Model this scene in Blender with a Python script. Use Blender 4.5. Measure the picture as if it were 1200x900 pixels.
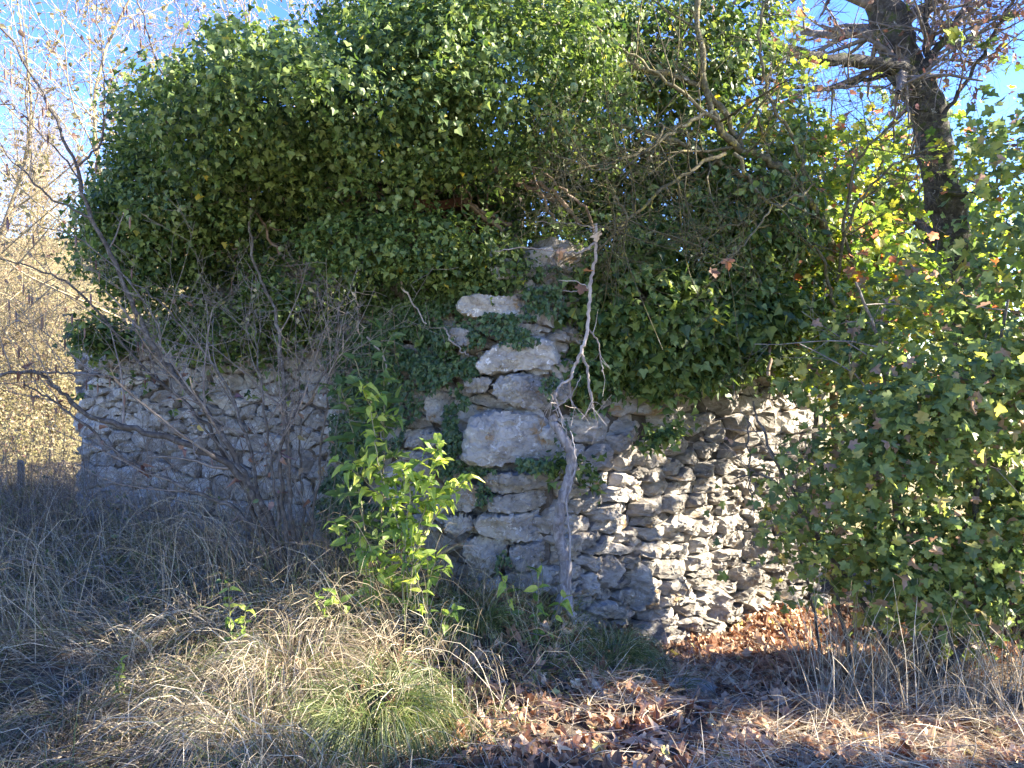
import bpy, math, random
import numpy as np
from mathutils import Vector, Matrix, noise as mnoise

for o in list(bpy.data.objects): bpy.data.objects.remove(o)
random.seed(7); R = np.random.default_rng(11)
sc = bpy.context.scene
COL = sc.collection

# ------------------------------------------------------------------ camera, sky, sun, exposure
F = 906.0                      # focal length in pixels of the 1200 px wide photograph
EYE = 1.6
cam = bpy.data.cameras.new('camera'); co = bpy.data.objects.new('camera', cam); COL.objects.link(co)
cam.sensor_width = 36; cam.lens = 36*F/1200; cam.clip_end = 2000; cam.clip_start = 0.05
co.location = (0, 0, EYE); co.rotation_euler = (math.radians(90), 0, 0)
sc.camera = co
SUN_AZ, SUN_EL = math.radians(1), math.radians(30)      # azimuth from +X towards +Y
sd = np.array([math.cos(SUN_EL)*math.cos(SUN_AZ), math.cos(SUN_EL)*math.sin(SUN_AZ), math.sin(SUN_EL)])
w = bpy.data.worlds.new("World"); sc.world = w; w.use_nodes = True
nt = w.node_tree; bg = nt.nodes['Background']
sky = nt.nodes.new('ShaderNodeTexSky'); sky.sky_type = 'NISHITA'; sky.sun_disc = False
sky.sun_elevation = SUN_EL; sky.sun_rotation = math.radians(90) - SUN_AZ
sky.air_density = 1.0; sky.dust_density = 0.1; sky.ozone_density = 3.0
hsn = nt.nodes.new('ShaderNodeHueSaturation'); hsn.inputs['Saturation'].default_value = 1.28; hsn.inputs['Hue'].default_value = .524; nt.links.new(sky.outputs[0], hsn.inputs['Color']); nt.links.new(hsn.outputs[0], bg.inputs[0]); bg.inputs[1].default_value = 0.092
sun = bpy.data.lights.new('sun', 'SUN'); sun.energy = 5.0; sun.angle = math.radians(0.53); sun.color = (1.0, 0.90, 0.74)
so = bpy.data.objects.new('sun', sun); COL.objects.link(so)
so.rotation_euler = Vector(sd).to_track_quat('Z', 'Y').to_euler(); so.location = (20, 5, 12)
sc.view_settings.view_transform = 'Standard'; sc.view_settings.look = 'None'
sc.view_settings.exposure = 2.85; sc.view_settings.gamma = 1
try:
    sc.cycles.max_bounces = 8; sc.cycles.diffuse_bounces = 4; sc.cycles.transmission_bounces = 4
except Exception: pass

# ------------------------------------------------------------------ helpers
def A(*a): return np.array(a, float)
def P(px, py, Y): return A((px-600)/F*Y, Y, EYE+(450-py)/F*Y)
def nrmz(v): return v/np.maximum(np.linalg.norm(v, axis=-1, keepdims=True), 1e-9)
def lerp(a, b, t): return a+(b-a)*t

class Geo:
    def __init__(s): s.v = []; s.f = {3: [], 4: []}; s.n = 0
    def add(s, v, f):
        v = np.asarray(v, float).reshape(-1, 3); f = np.asarray(f, int)
        s.f[f.shape[1]].append(f+s.n); s.v.append(v); s.n += len(v)
    def add2(s, v, f3, f4):
        n = s.n; s.v.append(np.asarray(v, float)); s.n += len(v)
        if len(f3): s.f[3].append(np.asarray(f3, int)+n)
        if len(f4): s.f[4].append(np.asarray(f4, int)+n)
    def mesh(s, name, mat, smooth=False):
        v = np.concatenate(s.v) if s.v else np.zeros((0, 3)); me = bpy.data.meshes.new(name)
        f3 = np.concatenate(s.f[3]) if s.f[3] else np.zeros((0, 3), int)
        f4 = np.concatenate(s.f[4]) if s.f[4] else np.zeros((0, 4), int)
        me.vertices.add(len(v)); me.vertices.foreach_set('co', v.astype(np.float32).ravel())
        loops = np.concatenate([f3.ravel(), f4.ravel()]).astype(np.int32)
        me.loops.add(len(loops)); me.loops.foreach_set('vertex_index', loops)
        n3, n4 = len(f3), len(f4); me.polygons.add(n3+n4)
        st = np.concatenate([np.arange(n3)*3, n3*3+np.arange(n4)*4]).astype(np.int32)
        me.polygons.foreach_set('loop_start', st)
        me.polygons.foreach_set('loop_total', np.concatenate([np.full(n3, 3), np.full(n4, 4)]).astype(np.int32))
        me.polygons.foreach_set('use_smooth', np.full(n3+n4, smooth))
        me.update(calc_edges=True); me.materials.append(mat); return me
    def build(s, name, mat, parent=None, smooth=False, kind=None, origin=None):
        if origin is not None:
            o_ = np.asarray(origin, float); s.v = [a-o_ for a in s.v]
        o = bpy.data.objects.new(name, s.mesh(name, mat, smooth)); COL.objects.link(o)
        if origin is not None: o.location = origin
        if parent is not None: put(o, parent)
        if kind: o['kind'] = kind
        return o

WP = {}
def put(o, parent):        # parts are given in world coordinates; keep them there under a moved parent
    o.parent = parent
    o.matrix_parent_inverse = Matrix.Translation(-Vector(WP.get(parent.name, (0, 0, 0))))
def tag(o, label=None, cat=None, group=None, kind=None):
    if label: o['label'] = label
    if cat: o['category'] = cat
    if group: o['group'] = group
    if kind: o['kind'] = kind
    return o
def thing(name, loc, label, cat, group=None):
    o = bpy.data.objects.new(name, None); COL.objects.link(o); o.location = loc; o.empty_display_size = .1
    WP[o.name] = tuple(loc); return tag(o, label, cat, group)

# tubes: pts (N,n,3), rad (N,n)
def tubes(g, pts, rad, sides=5):
    pts = np.asarray(pts, float); rad = np.asarray(rad, float)
    if pts.ndim == 2: pts = pts[None]; rad = rad[None]
    N, n, _ = pts.shape
    t = np.gradient(pts, axis=1); t = nrmz(t); tm = nrmz(t.mean(1))
    ref = np.where(np.abs(tm[:, 2:3]) < .75, A(0, 0, 1)[None], A(1, 0, 0)[None])
    u0 = nrmz(np.cross(tm, ref))[:, None, :]
    u = nrmz(u0-(u0*t).sum(-1, keepdims=True)*t); v = np.cross(t, u)
    a = np.arange(sides)/sides*2*np.pi
    ring = pts[:, :, None, :]+rad[:, :, None, None]*(np.cos(a)[None, None, :, None]*u[:, :, None, :]+np.sin(a)[None, None, :, None]*v[:, :, None, :])
    V = ring.reshape(-1, 3)
    i = np.arange(N)[:, None, None]*n*sides; j = np.arange(n-1)[None, :, None]*sides; k = np.arange(sides)[None, None, :]; k2 = (k+1) % sides
    f = np.stack([i+j+k, i+j+k2, i+j+sides+k2, i+j+sides+k], -1).reshape(-1, 4)
    g.add(V, f)

def spline(ctrl, per=6):     # Catmull-Rom through control points (m,d)
    c = np.asarray(ctrl, float); c = np.vstack([2*c[0]-c[1], c, 2*c[-1]-c[-2]]); out = []
    for i in range(1, len(c)-2):
        t = np.linspace(0, 1, per, endpoint=False)[:, None]
        p0, p1, p2, p3 = c[i-1], c[i], c[i+1], c[i+2]
        out.append(.5*((2*p1)+(-p0+p2)*t+(2*p0-5*p1+4*p2-p3)*t**2+(-p0+3*p1-3*p2+p3)*t**3))
    out.append(c[-2][None]); return np.vstack(out)

def branch(pp, r0, r1, Y0=None, Y1=None, jit=.006, per=6):
    """pp: list of (px,py) or (px,py,Y); radii in metres at base/tip. Returns points, radii"""
    n = len(pp); L = []
    for i, q in enumerate(pp):
        Y = q[2] if len(q) > 2 else lerp(Y0, Y1, i/(n-1))
        L.append(P(q[0], q[1], Y))
    pts = spline(L, per); m = len(pts)
    pts[1:] += R.normal(0, jit, (m-1, 3))
    s = np.linspace(0, 1, m); rad = lerp(r0, r1, s)*(1+R.normal(0, .07, m))
    return pts, rad

def resample(pts, rad, n):
    s = np.linspace(0, len(pts)-1, n); i = np.minimum(s.astype(int), len(pts)-2); t = (s-i)
    return lerp(pts[i], pts[i+1], t[:, None]), lerp(rad[i], rad[i+1], t)

def grow(par, prad, per, length, bend=.6, up=.1, tmin=.15, rfac=.5, rmin=.0012, n=6, wob=.12):
    """children of batch par (N,n,3); returns (M,n,3),(M,n)"""
    N, m, _ = par.shape; idx = np.repeat(np.arange(N), per); M = len(idx)
    s = tmin+(1-tmin)*R.random(M)**.8; q = s*(m-1); i = np.minimum(q.astype(int), m-2); t = (q-i)[:, None]
    base = lerp(par[idx, i], par[idx, i+1], t); r = lerp(prad[idx, i], prad[idx, i+1], t[:, 0])
    tan = nrmz(par[idx, i+1]-par[idx, i]); rnd = nrmz(R.normal(0, 1, (M, 3)))
    d = nrmz(tan*(1-bend)+rnd*bend+A(0, 0, up))
    L = length*(.4+.9*R.random(M)); step = (L/(n-1))[:, None]
    pts = [base]; 
    for k in range(n-1):
        pts.append(pts[-1]+d*step); d = nrmz(d+R.normal(0, wob, (M, 3))+A(0, 0, up*.25))
    pts = np.stack(pts, 1); r0 = np.maximum(r*rfac, rmin)
    rad = r0[:, None]*np.linspace(1, .35, n)[None]; rad = np.maximum(rad, rmin*.7)
    return pts, rad

# ---- leaves
def tmpl(right, c=(0, .32)):
    o = [(0, right[0][1])] if False else []
    pts = [(0.0, 0.0)]+right+[(0.0, 1.0)]+[(-x, y) for x, y in reversed(right)]
    v = np.array([(c[0], c[1], 0)]+[(x, y, 0) for x, y in pts], float); n = len(pts)
    f = np.array([(0, 1+i, 1+(i+1) % n) for i in range(n)]); return v, f
T_MAPLE = tmpl([(.30, -.06), (.42, .08), (.33, .20), (.56, .30), (.60, .50), (.40, .52), (.24, .57), (.29, .78), (.13, .86)])
T_IVY = tmpl([(.26, -.07), (.50, .18), (.27, .42)])
T_OVAL = tmpl([(.22, .14), (.31, .42), (.17, .78)], (0, .45))
T_LONG = tmpl([(.17, .12), (.24, .42), (.14, .76)], (0, .45))
T_SMALL = tmpl([(.3, .45)], (0, .4))
def leaf_verts(T, pos, nr, tip, size, fold=.25, curl=.35):
    v, f = T; N = len(pos)
    z = nrmz(nr); y = nrmz(tip-(tip*z).sum(-1, keepdims=True)*z); x = np.cross(y, z)
    c1 = fold*(.3+R.random(N)); c2 = curl*R.normal(.5, .8, N)
    lx = v[None, :, 0]*np.ones((N, 1)); ly = v[None, :, 1]*np.ones((N, 1))
    lz = c1[:, None]*np.abs(lx)-c2[:, None]*(ly-.35)**2
    s = size[:, None, None]
    V = pos[:, None]+s*(lx[..., None]*x[:, None]+ly[..., None]*y[:, None]+lz[..., None]*z[:, None])
    return V, f
def leaves(g, T, pos, nr, tip, size, fold=.25, curl=.35):
    if len(pos) == 0: return
    V, f = leaf_verts(T, pos, nr, tip, size, fold, curl)
    k = len(T[0]); g.add(V.reshape(-1, 3), (f[None]+(np.arange(len(pos))*k)[:, None, None]).reshape(-1, 3))
LMESH = {}
def leaf_objs(name, T, key, pos, nr, tip, size, mat, parent, fold=.25, curl=.35):
    """one object per leaf, sharing a few meshes"""
    if key not in LMESH:
        LMESH[key] = []
        for k in range(5):
            g = Geo(); leaves(g, T, A(0, 0, 0)[None], A(0, 0, 1)[None], A(0, 1, 0)[None], A(1), fold, curl*1.2)
            LMESH[key].append(g.mesh(name, mat))
    z = nrmz(nr); y = nrmz(tip-(tip*z).sum(-1, keepdims=True)*z); x = np.cross(y, z)
    off = Vector(WP.get(parent.name, (0, 0, 0))) if parent else Vector((0, 0, 0))
    for i in range(len(pos)):
        o = bpy.data.objects.new(name, LMESH[key][i % 5]); COL.objects.link(o)
        M = Matrix(((x[i, 0], y[i, 0], z[i, 0], 0), (x[i, 1], y[i, 1], z[i, 1], 0), (x[i, 2], y[i, 2], z[i, 2], 0), (0, 0, 0, 1)))
        M = Matrix.Translation(Vector(pos[i])-off) @ M @ Matrix.Diagonal((size[i],)*3+(1,))
        o.parent = parent; o.matrix_local = M
def split_leaves(name, T, key, D, mat, parent, stuffname, nobj=300, score=None, **kw):
    """D=(pos,nrm,tip,size): the ones that show largest become objects, the rest one stuff mesh"""
    pos, nr, tip, size = D
    px = 600+pos[:, 0]/pos[:, 1]*F; py = 450-(pos[:, 2]-EYE)/pos[:, 1]*F
    sc_ = size/pos[:, 1]; face = np.abs(nrmz(nr)[:, 1])
    s = sc_*(.4+face)*((px > 5) & (px < 1195) & (py > 5) & (py < 895))
    # prefer leaves nothing of the same plant hides: front-most in cells
    s = s*np.exp(-(pos[:, 1]-pos[:, 1].min())*.8)*(.8+.4*R.random(len(s)))
    order = np.argsort(-s); a, b = order[:nobj], order[nobj:]
    if nobj: leaf_objs(name, T, key, pos[a], nr[a], tip[a], size[a], mat, parent, **kw)
    if len(b):
        g = Geo(); leaves(g, T, pos[b], nr[b], tip[b], size[b], **kw); g.build(stuffname, mat, parent, kind='stuff')

def leaves_on(tw, n, ls, droop=.6, spread=.02):
    pts, _ = tw; i = R.integers(0, len(pts), n); j = R.integers(2, pts.shape[1], n)
    pos = pts[i, j]+R.normal(0, spread, (n, 3)); return pos, nrmz(R.normal(0, .6, (n, 3))+A(0, -.3, .5)), nrmz(R.normal(0, .6, (n, 3))+A(0, 0, -droop)), ls*(.6+.7*R.random(n))

def snoise(p, f=3.0, seed=0):
    q = np.zeros(p.shape[:-1]); rr = np.random.default_rng(seed)
    for k in range(6):
        d = rr.normal(0, 1, 3); d /= np.linalg.norm(d); q = q+np.sin(p@(d*f*(1+.35*k))+rr.random()*6.28)
    return q/3.0

# ------------------------------------------------------------------ materials
def M_new(name):
    m = bpy.data.materials.new(name); m.use_nodes = True; nt = m.node_tree; nt.nodes.clear()
    return m, nt, nt.nodes, nt.links
def ramp(nd, stops, interp='LINEAR'):
    r = nd.new('ShaderNodeValToRGB'); e = r.color_ramp.elements; r.color_ramp.interpolation = interp
    e[0].position, e[0].color = stops[0][0], (*stops[0][1], 1)
    e[1].position, e[1].color = stops[-1][0], (*stops[-1][1], 1)
    for p, c in stops[1:-1]:
        x = e.new(p); x.color = (*c, 1)
    return r
def rnd_node(nd, ln):
    g = nd.new('ShaderNodeNewGeometry'); o = nd.new('ShaderNodeObjectInfo')
    a = nd.new('ShaderNodeMath'); a.operation = 'ADD'; ln.new(g.outputs['Random Per Island'], a.inputs[0]); ln.new(o.outputs['Random'], a.inputs[1])
    b = nd.new('ShaderNodeMath'); b.operation = 'FRACT'; ln.new(a.outputs[0], b.inputs[0]); return b.outputs[0]
def leaf_mat(name, stops, trans=.35, rough=.45, tcol=1.5, bump=0.0):
    m, nt, nd, ln = M_new(name)
    r = rnd_node(nd, ln); cr = ramp(nd, stops); ln.new(r, cr.inputs[0])
    nz = nd.new('ShaderNodeTexNoise'); nz.inputs['Scale'].default_value = 45; ge = nd.new('ShaderNodeNewGeometry'); ln.new(ge.outputs['Position'], nz.inputs[0])
    mr = nd.new('ShaderNodeMapRange'); mr.inputs[3].default_value = .72; mr.inputs[4].default_value = 1.28; ln.new(nz.outputs[0], mr.inputs[0])
    mx = nd.new('ShaderNodeMix'); mx.data_type = 'RGBA'; mx.blend_type = 'MULTIPLY'; mx.inputs[0].default_value = 1
    ln.new(cr.outputs[0], mx.inputs[6]); ln.new(mr.outputs[0], mx.inputs[7])
    p = nd.new('ShaderNodeBsdfPrincipled'); p.inputs['Roughness'].default_value = rough; ln.new(mx.outputs[2], p.inputs['Base Color'])
    p.inputs['Specular IOR Level'].default_value = .45
    t = nd.new('ShaderNodeBsdfTranslucent')
    hs = nd.new('ShaderNodeHueSaturation'); hs.inputs['Value'].default_value = tcol; hs.inputs['Saturation'].default_value = 1.12
    hs.inputs['Hue'].default_value = .488
    ln.new(mx.outputs[2], hs.inputs['Color']); ln.new(hs.outputs[0], t.inputs[0])
    s = nd.new('ShaderNodeMixShader'); s.inputs[0].default_value = trans; ln.new(p.outputs[0], s.inputs[1]); ln.new(t.outputs[0], s.inputs[2])
    o = nd.new('ShaderNodeOutputMaterial'); ln.new(s.outputs[0], o.inputs[0]); return m
def noise_mat(name, c1, c2, c3, scale=8, rough=.85, bump=.5, bscale=40, objrand=.25, detail=8, stretch=(1, 1, 1), spots=None, dist=.02):
    """three-tone noise colour + relief; optional spots=(colour, scale, threshold)"""
    m, nt, nd, ln = M_new(name)
    ge = nd.new('ShaderNodeNewGeometry'); oi = nd.new('ShaderNodeObjectInfo')
    off = nd.new('ShaderNodeVectorMath'); off.operation = 'SCALE'; ln.new(oi.outputs['Random'], off.inputs[3]); off.inputs[0].default_value = (17, 31, 23)
    ad = nd.new('ShaderNodeVectorMath'); ad.operation = 'ADD'; ln.new(ge.outputs['Position'], ad.inputs[0]); ln.new(off.outputs[0], ad.inputs[1])
    mp = nd.new('ShaderNodeMapping'); mp.inputs['Scale'].default_value = stretch; ln.new(ad.outputs[0], mp.inputs[0]); V = mp.outputs[0]
    n1 = nd.new('ShaderNodeTexNoise'); n1.inputs['Scale'].default_value = scale; n1.inputs['Detail'].default_value = detail; n1.inputs['Roughness'].default_value = .65; n1.inputs['Distortion'].default_value = .6; ln.new(V, n1.inputs[0])
    cr = ramp(nd, [(.30, c1), (.5, c2), (.68, c3)]); ln.new(n1.outputs[0], cr.inputs[0]); colr = cr.outputs[0]
    if spots:
        for (sc_, ss, th) in spots:
            n3 = nd.new('ShaderNodeTexNoise'); n3.inputs['Scale'].default_value = ss; n3.inputs['Detail'].default_value = 6; n3.inputs['Roughness'].default_value = .7; ln.new(V, n3.inputs[0])
            st = nd.new('ShaderNodeMapRange'); st.inputs[1].default_value = th; st.inputs[2].default_value = th+.07; ln.new(n3.outputs[0], st.inputs[0])
            mx = nd.new('ShaderNodeMix'); mx.data_type = 'RGBA'; ln.new(st.outputs[0], mx.inputs[0]); ln.new(colr, mx.inputs[6]); mx.inputs[7].default_value = (*sc_, 1); colr = mx.outputs[2]
    mr = nd.new('ShaderNodeMapRange'); mr.inputs[3].default_value = 1-objrand; mr.inputs[4].default_value = 1+objrand; ln.new(oi.outputs['Random'], mr.inputs[0])
    mm = nd.new('ShaderNodeMix'); mm.data_type = 'RGBA'; mm.blend_type = 'MULTIPLY'; mm.inputs[0].default_value = 1; ln.new(colr, mm.inputs[6]); ln.new(mr.outputs[0], mm.inputs[7])
    p = nd.new('ShaderNodeBsdfPrincipled'); p.inputs['Roughness'].default_value = rough; p.inputs['Specular IOR Level'].default_value = .25; ln.new(mm.outputs[2], p.inputs['Base Color'])
    n2 = nd.new('ShaderNodeTexNoise'); n2.inputs['Scale'].default_value = bscale; n2.inputs['Detail'].default_value = 10; n2.inputs['Roughness'].default_value = .72; ln.new(V, n2.inputs[0])
    b = nd.new('ShaderNodeBump'); b.inputs['Strength'].default_value = bump; b.inputs['Distance'].default_value = dist; ln.new(n2.outputs[0], b.inputs['Height']); ln.new(b.outputs[0], p.inputs['Normal'])
    o = nd.new('ShaderNodeOutputMaterial'); ln.new(p.outputs[0], o.inputs[0]); return m

m_stone = noise_mat('limestone', (.19, .175, .155), (.38, .36, .33), (.53, .51, .475), 9, bump=1, bscale=26, objrand=.28,
                    spots=[((.33, .23, .13), 5, .60), ((.66, .655, .64), 24, .57), ((.72, .71, .70), 75, .66), ((.06, .06, .055), 38, .62)], dist=.035)
m_stone_r = noise_mat('rough_limestone', (.16, .145, .12), (.33, .30, .26), (.47, .44, .39), 10, bump=1.0, bscale=18, objrand=.25, stretch=(1, 1, 1.8),
                      spots=[((.58, .56, .53), 22, .60), ((.36, .24, .12), 4, .60), ((.07, .065, .06), 26, .63)], dist=.035)
m_core = noise_mat('earth_mortar', (.04, .034, .027), (.09, .075, .06), (.17, .145, .12), 14, bump=.9, bscale=30)
m_soil = noise_mat('soil', (.035, .027, .02), (.075, .058, .042), (.14, .11, .08), 6, bump=.9, bscale=25,
                   spots=[((.20, .15, .09), 12, .60), ((.07, .08, .03), 7, .64)])
m_hill = noise_mat('hill_turf', (.10, .09, .04), (.20, .17, .08), (.30, .26, .13), 1.5, bump=.9, bscale=8)
m_bark = noise_mat('bark_grey', (.04, .034, .03), (.10, .088, .075), (.21, .195, .175), 30, bump=.9, bscale=70, spots=[((.36, .37, .33), 20, .62), ((.13, .13, .04), 12, .63)], dist=.008)
m_barkmoss = noise_mat('bark_mossy', (.022, .019, .015), (.05, .045, .037), (.12, .11, .095), 16, bump=1, bscale=34, spots=[((.055, .07, .02), 7, .53), ((.34, .34, .30), 15, .62)], dist=.02)
m_lichen = noise_mat('bark_lichen', (.045, .038, .022), (.11, .095, .05), (.22, .20, .12), 34, bump=.8, bscale=70, spots=[((.32, .27, .06), 16, .56), ((.38, .38, .35), 22, .62)], dist=.008)
m_pale = noise_mat('bare_pale_wood', (.16, .13, .11), (.30, .26, .23), (.46, .42, .38), 24, bump=.7, bscale=60, stretch=(1, 1, .35), dist=.008)
m_stem = noise_mat('ivy_stem_bark', (.07, .06, .055), (.21, .195, .19), (.38, .36, .355), 40, bump=.8, bscale=70, stretch=(1, 1, .3), dist=.008)
m_twig = noise_mat('twig_brown', (.08, .07, .06), (.17, .145, .125), (.28, .25, .21), 20, bump=.3, bscale=60)
m_twigp = noise_mat('twig_sunny', (.16, .12, .07), (.30, .24, .14), (.42, .36, .24), 20, bump=.3, bscale=60)
m_roof = noise_mat('terracotta', (.07, .035, .022), (.14, .065, .04), (.22, .11, .07), 12, bump=.5, bscale=40)
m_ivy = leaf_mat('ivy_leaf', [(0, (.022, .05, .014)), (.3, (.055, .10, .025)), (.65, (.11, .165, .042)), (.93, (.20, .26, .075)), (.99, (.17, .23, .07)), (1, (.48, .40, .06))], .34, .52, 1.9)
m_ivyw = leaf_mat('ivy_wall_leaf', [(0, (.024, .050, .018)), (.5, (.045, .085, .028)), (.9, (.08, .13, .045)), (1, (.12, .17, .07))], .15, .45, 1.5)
m_umbel = leaf_mat('ivy_umbel', [(0, (.14, .20, .08)), (1, (.26, .33, .15))], .1, .7, 1.2)
m_maple = leaf_mat('maple_leaf', [(0, (.06, .10, .035)), (.35, (.12, .175, .055)), (.66, (.19, .245, .08)), (.84, (.29, .33, .09)), (.92, (.40, .38, .10)), (.945, (.26, .18, .12)), (1, (.36, .25, .18))], .40, .5, 1.9)
m_mapley = leaf_mat('maple_leaf_yellowing', [(0, (.07, .13, .03)), (.4, (.13, .20, .04)), (.75, (.22, .28, .055)), (.92, (.40, .36, .06)), (.95, (.42, .16, .08)), (1, (.36, .20, .13))], .55, .5, 1.8)
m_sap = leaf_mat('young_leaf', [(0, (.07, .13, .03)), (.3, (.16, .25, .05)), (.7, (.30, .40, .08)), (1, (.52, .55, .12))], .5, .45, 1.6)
m_autumn = leaf_mat('autumn_small_leaf', [(0, (.13, .12, .05)), (.4, (.30, .27, .12)), (.7, (.44, .38, .24)), (.85, (.24, .17, .11)), (1, (.16, .09, .07))], .4, .6, 1.3)
m_dryl = leaf_mat('withered_leaf', [(0, (.10, .05, .035)), (.4, (.18, .10, .07)), (.7, (.28, .18, .13)), (.88, (.16, .09, .11)), (1, (.50, .42, .12))], .25, .6, 1.5)
m_litter = leaf_mat('leaf_litter', [(0, (.10, .045, .02)), (.3, (.25, .13, .07)), (.55, (.40, .23, .13)), (.8, (.55, .37, .23)), (.95, (.66, .52, .34)), (1, (.45, .42, .12))], .15, .75, 1.2)
m_straw = leaf_mat('dry_grass', [(0, (.07, .052, .032)), (.35, (.22, .175, .11)), (.6, (.42, .35, .235)), (.84, (.68, .60, .44)), (.86, (.16, .19, .07)), (1, (.11, .15, .045))], .25, .6, 1.2)
m_green = leaf_mat('green_grass', [(0, (.06, .09, .03)), (.5, (.12, .16, .05)), (.8, (.22, .24, .10)), (1, (.42, .38, .24))], .3, .5, 1.4)
m_stalk = leaf_mat('pale_stalk', [(0, (.16, .12, .07)), (.5, (.40, .33, .22)), (1, (.72, .65, .50))], .2, .6, 1.2)
m_wire = noise_mat('weathered_metal', (.16, .17, .19), (.25, .26, .29), (.36, .38, .41), 20, bump=.2, bscale=60, rough=.5)
m_post = noise_mat('weathered_post', (.08, .08, .08), (.15, .145, .14), (.24, .23, .23), 12, bump=.5, bscale=40)

# ------------------------------------------------------------------ ground
GC = []
def gp(px, py, Y): q = P(px, py, Y); GC.append(tuple(q))
for q in [(0, 900, 3.1), (150, 900, 3.0), (300, 900, 2.9), (450, 900, 2.9), (600, 900, 2.9), (750, 900, 3.0), (900, 900, 3.1), (1050, 900, 3.1), (1200, 900, 3.1),
          (0, 760, 4.0), (100, 740, 4.0), (100, 660, 4.8), (30, 600, 6.0), (150, 630, 5.3), (0, 660, 5.0), (240, 665, 4.9), (300, 700, 4.4), (300, 800, 3.5), (430, 700, 4.2), (450, 790, 3.5), (520, 705, 4.25),
          (590, 708, 4.2), (650, 725, 4.15), (600, 800, 3.6), (700, 770, 4.1), (750, 800, 4.1), (800, 790, 4.5), (860, 775, 4.6), (900, 750, 5.0), (850, 815, 4.0), (1000, 800, 4.2), (1000, 770, 4.8),
          (1100, 800, 4.3), (1130, 830, 4.6), (1200, 830, 4.6), (1250, 800, 5.0), (1150, 760, 6), (1300, 850, 3.6), (765, 768, 4.95), (830, 752, 5.3), (900, 716, 5.8), (950, 705, 6.2), (715, 735, 4.6), (700, 850, 3.4), (950, 850, 3.5)]:
    gp(*q)
for x, y, z in [(0, 0, 0), (-2, 0, 0), (2, 0, 0), (0, 1.5, .02), (-2, 1.5, .05), (2, 1.5, 0), (0, -3, 0), (-5, 0, .3), (5, 0, 0), (-5, 3, .55), (-4, 5, .7), (-6, 6, .8), (0, 6.5, .6), (2, 7, .4), (4, 6, .1), (6, 3, .1), (6, 7, .2), (-4, 8, .8), (-8, 8, .9), (0, 9, .7), (5, 10, .3), (-2.5, 6.2, .75), (-1.5, 5.8, .7), (1, 5.9, .5)]:
    GC.append((x, y, z))
GC = np.array(GC)
def gz(x, y, micro=True):
    x = np.asarray(x, float); y = np.asarray(y, float)
    xf, yf = x.ravel(), y.ravel(); out = np.zeros(len(xf))
    for s in range(0, len(xf), 20000):
        a, b = xf[s:s+20000], yf[s:s+20000]
        d2 = (a[:, None]-GC[None, :, 0])**2+(b[:, None]-GC[None, :, 1])**2+.03
        ww = d2**-2; out[s:s+20000] = (ww*GC[None, :, 2]).sum(1)/ww.sum(1)
    p = np.stack([xf, yf, np.zeros_like(xf)], -1)
    if micro: out += .018*snoise(p, 9, 3)+.008*snoise(p, 27, 4)
    far = np.clip((np.hypot(xf, yf-3)-9)/6, 0, 1); out = out*(1-far)+.6*far
    hill = np.clip((yf-8.5)/9, 0, 1)*np.clip((-xf+.5)/4, 0, 1)
    out += hill*(4.3+.5*snoise(p, .6, 8)) 
    return out.reshape(x.shape)
xs = np.concatenate([-np.geomspace(600, 5.2, 26), np.arange(-5, 5.01, .05), np.geomspace(5.2, 600, 26)])
ys = np.concatenate([-np.geomspace(500, 1, 16), np.arange(-.5, 9, .06), np.geomspace(9.1, 900, 40)])
X, Yg = np.meshgrid(xs, ys); Z = gz(X, Yg); nx, ny = len(xs), len(ys)
g = Geo(); i = np.arange(ny-1)[:, None]*nx; j = np.arange(nx-1)[None]; 
f = np.stack([i+j, i+j+1, i+j+nx+1, i+j+nx], -1).reshape(-1, 4)
cx = X.ravel()[f].mean(1); cy = Yg.ravel()[f].mean(1)
g.add(np.stack([X, Yg, Z], -1).reshape(-1, 3), f)
ground = g.build('ground', m_soil, smooth=True); ground['kind'] = 'structure'; ground.data.materials.append(m_hill)
ground.data.polygons.foreach_set('material_index', ((cy > 8) | (np.abs(cx) > 7) | (cy < -3)).astype(np.int32))
tag(ground, 'brown soil bank rising to the left under grass and fallen leaves')

# unseen pale gravel, added behind and under the viewer to bounce sunlight forward
px_ = np.arange(-40, 40.1, .5); py_ = np.arange(-4.2, 1.41, .2); PX, PY = np.meshgrid(px_, py_); PY = PY+.12*np.sin(PX*1.3); PZ = gz(PX, PY)+.03
nx, ny = len(px_), len(py_); g = Geo(); i = np.arange(ny-1)[:, None]*nx; j = np.arange(nx-1)[None]
g.add(np.stack([PX, PY, PZ], -1).reshape(-1, 3), np.stack([i+j, i+j+1, i+j+nx+1, i+j+nx], -1).reshape(-1, 4))
m_gravel = noise_mat('pale_gravel', (.20, .18, .15), (.32, .29, .25), (.44, .41, .36), 30, bump=.8, bscale=60)
bounce_strip = g.build('bounce_gravel', m_gravel, smooth=True); tag(bounce_strip, kind='structure')
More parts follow.
